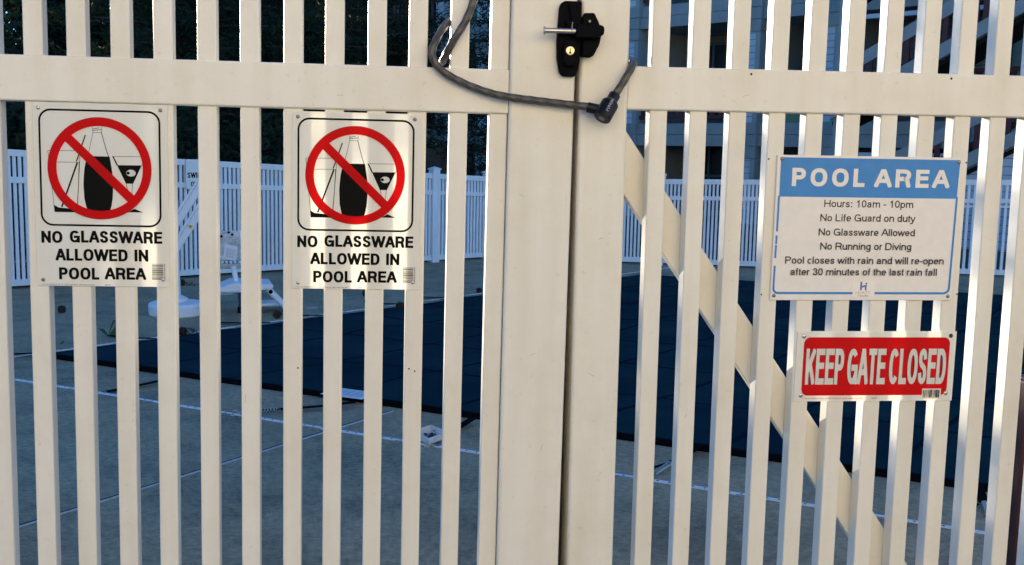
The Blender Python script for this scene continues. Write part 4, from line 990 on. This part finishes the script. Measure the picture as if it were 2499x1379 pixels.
def shrub(x, y, w_, d_, h, label, seed, n):  # shrubs added as a low sun block for the deck and gate foot
    rnd = random.Random(seed); o = empty('sun_block_shrub', (x, y, 0), label, 'shrub', 'evergreen shrubs added behind the left fence to block low sun'); cr_ = MB(); st = MB()
    for i in range(5): a = rnd.uniform(0, 6.28); st.tube([(0, 0, -.05), (math.cos(a) * w_ * .2, math.sin(a) * d_ * .2, h * .5), (math.cos(a) * w_ * .35, math.sin(a) * d_ * .35, h * .85)], [.035, .02, .006], 5)
    for i in range(n):
        a = rnd.uniform(0, 6.28); q = rnd.random() ** .5; zz = rnd.random() ** 1.15
        wob = 1 + .15 * math.sin(3 * a + seed) + .1 * math.sin(7 * zz * 3 + a)
        c = Vector((math.cos(a) * q * w_ * wob, math.sin(a) * q * d_ * wob, .1 + zz * (h * (1 - .12 * q * q) - .15)))
        leaves(cr_, c, 16, .10, .075, .030, rnd)
    cr_.build('crown', FM[1], o); st.build('stems', BK, o)
dn = Vector((-dl.y, dl.x, 0))
nm_ = ['tall clipped', 'broad', 'dense', 'ragged', 'rounded', 'leaning', 'low spreading', 'dark upright']
for i, (s, h) in enumerate(((-1.2, 2.75), (.7, 2.7), (2.5, 2.6), (4.2, 2.45), (6.0, 2.25), (7.7, 2.15), (9.5, 2.05), (11.4, 1.95))):
    p = fl0 + dl * s + dn * 1.5
    shrub(p.x, p.y, 1.25, .95, h, nm_[i] + ' evergreen shrub added to block low sun behind the left fence, ' + ('out of view at the far left', 'beyond the left edge', 'just past the left edge', 'at the left edge of the view', 'behind the first glassware sign', 'behind the pool lift', 'behind the second glassware sign', 'nearest the inner fence corner')[i], 30 + i, 380)

bwm = nmat('stained boards', (.05, .04, .03), rough=.85, var=.4, vscale=6, stretch=(6, 6, .6))
def sun_block_wall(s0, s1, h, label):  # added wall, mostly out of view, stopping sun leaks onto the deck
    p = fl0 + dl * s0 + dn * 2.75
    o = empty('sun_block_wall', p, label, 'wall'); o.rotation_euler = (0, 0, ang); Ln = s1 - s0; n = int(Ln / .15); bm_ = MB()
    for i in range(n): bm_.box(i * .15, i * .15 + .147, 0, .02, 0, h - .01 * (i % 3))
    bm_.box(0, Ln, .02, .05, .05, h - .06); bm_.build('boards', bwm, o)
    for i in range(int(Ln / 2.2) + 1): MB().box(i * 2.2, i * 2.2 + .1, .051, .15, 0, h).build('post', bwm, o)
sun_block_wall(-3, 9.2, 2.1, 'tall dark board wall added behind the shrubs at the left to block sun')
sun_block_wall(9.25, 15.5, 1.55, 'lower dark board wall added behind the shrubs and left fence to block sun')

# tree standing between the sun and the gate: dense low and to the left, open to the right so the light is dappled
def sun_tree():
    rnd = random.Random(91); ca, sa = math.cos(SUN_AZ), math.sin(-SUN_AZ)
    def W(a, b, t): return Vector((a * ca - t * sa, a * sa + t * ca, b + math.tan(SUN_EL) * t))
    base = W(-1.5, 0, 15.2); base.z = 0
    o = empty('broadleaf_tree', base, 'open crowned tree beyond the left edge that dapples the sunlight on the gate', 'tree'); cr_ = MB(); tr = MB()
    top = W(-1.4, 2.4, 15.2) - base
    tr.tube(spline([(0, 0, -.1), (.05, 0, 1.8), (-.05, .05, 3.4), top], 5), [.20 - .0085 * i for i in range(16)], 10)
    def clump(a, b, t, r, n):
        c = W(a, b, t) - base; leaves(cr_, c, n, r * .55, .06, .030, rnd)
    for _ in range(420):                    # dense side
        a = rnd.uniform(-4.2, -.78); b = rnd.uniform(.5, 2.35); clump(a, b, rnd.uniform(13.8, 16.6), rnd.uniform(.16, .3), 60)
    for _ in range(90):                     # ragged edge of the dense side
        a = rnd.uniform(-.85, -.46); b = rnd.uniform(.5, 2.3); clump(a, b, rnd.uniform(14.2, 16.0), .12, 50)
    for _ in range(110):                    # underside
        a = rnd.uniform(-.7, 2.3); b = rnd.uniform(.30, .86); clump(a, b, rnd.uniform(13.8, 16.4), rnd.uniform(.12, .22), 60)
    spots = []
    for _ in range(48):                     # sprays with gaps between
        a = rnd.uniform(-.3, 2.2); b = rnd.uniform(.95, 2.3); t = rnd.uniform(14.0, 16.2)
        if -.28 < a < .22 and 1.0 < b < 1.72: continue
        spots.append((a, b, t)); clump(a, b, t, rnd.uniform(.06, .15), rnd.randint(14, 42))
    for _ in range(50):                     # larger sprays that break the light on the right leaf
        a = rnd.uniform(.35, 1.7); b = rnd.uniform(.85, 2.3); clump(a, b, rnd.uniform(14.0, 16.2), rnd.uniform(.10, .22), rnd.randint(24, 60))
    for a, b, t in spots[::2] + [(-2.6, 1.8, 15), (-3.4, 2.2, 15.5), (-2.2, 2.1, 14.6)]:
        e = W(a, b, t) - base; s = Vector((0, 0, max(1.6, e.z - 1.0))) + (top * .0)
        tr.tube(spline([s, (s + e) / 2 + Vector((0, 0, .12)), e], 4), [.03 - .0027 * i for i in range(9)], 5, caps=False)
    cr_.build('crown', FM[1], o); tr.build('trunk', BK, o)
sun_tree()
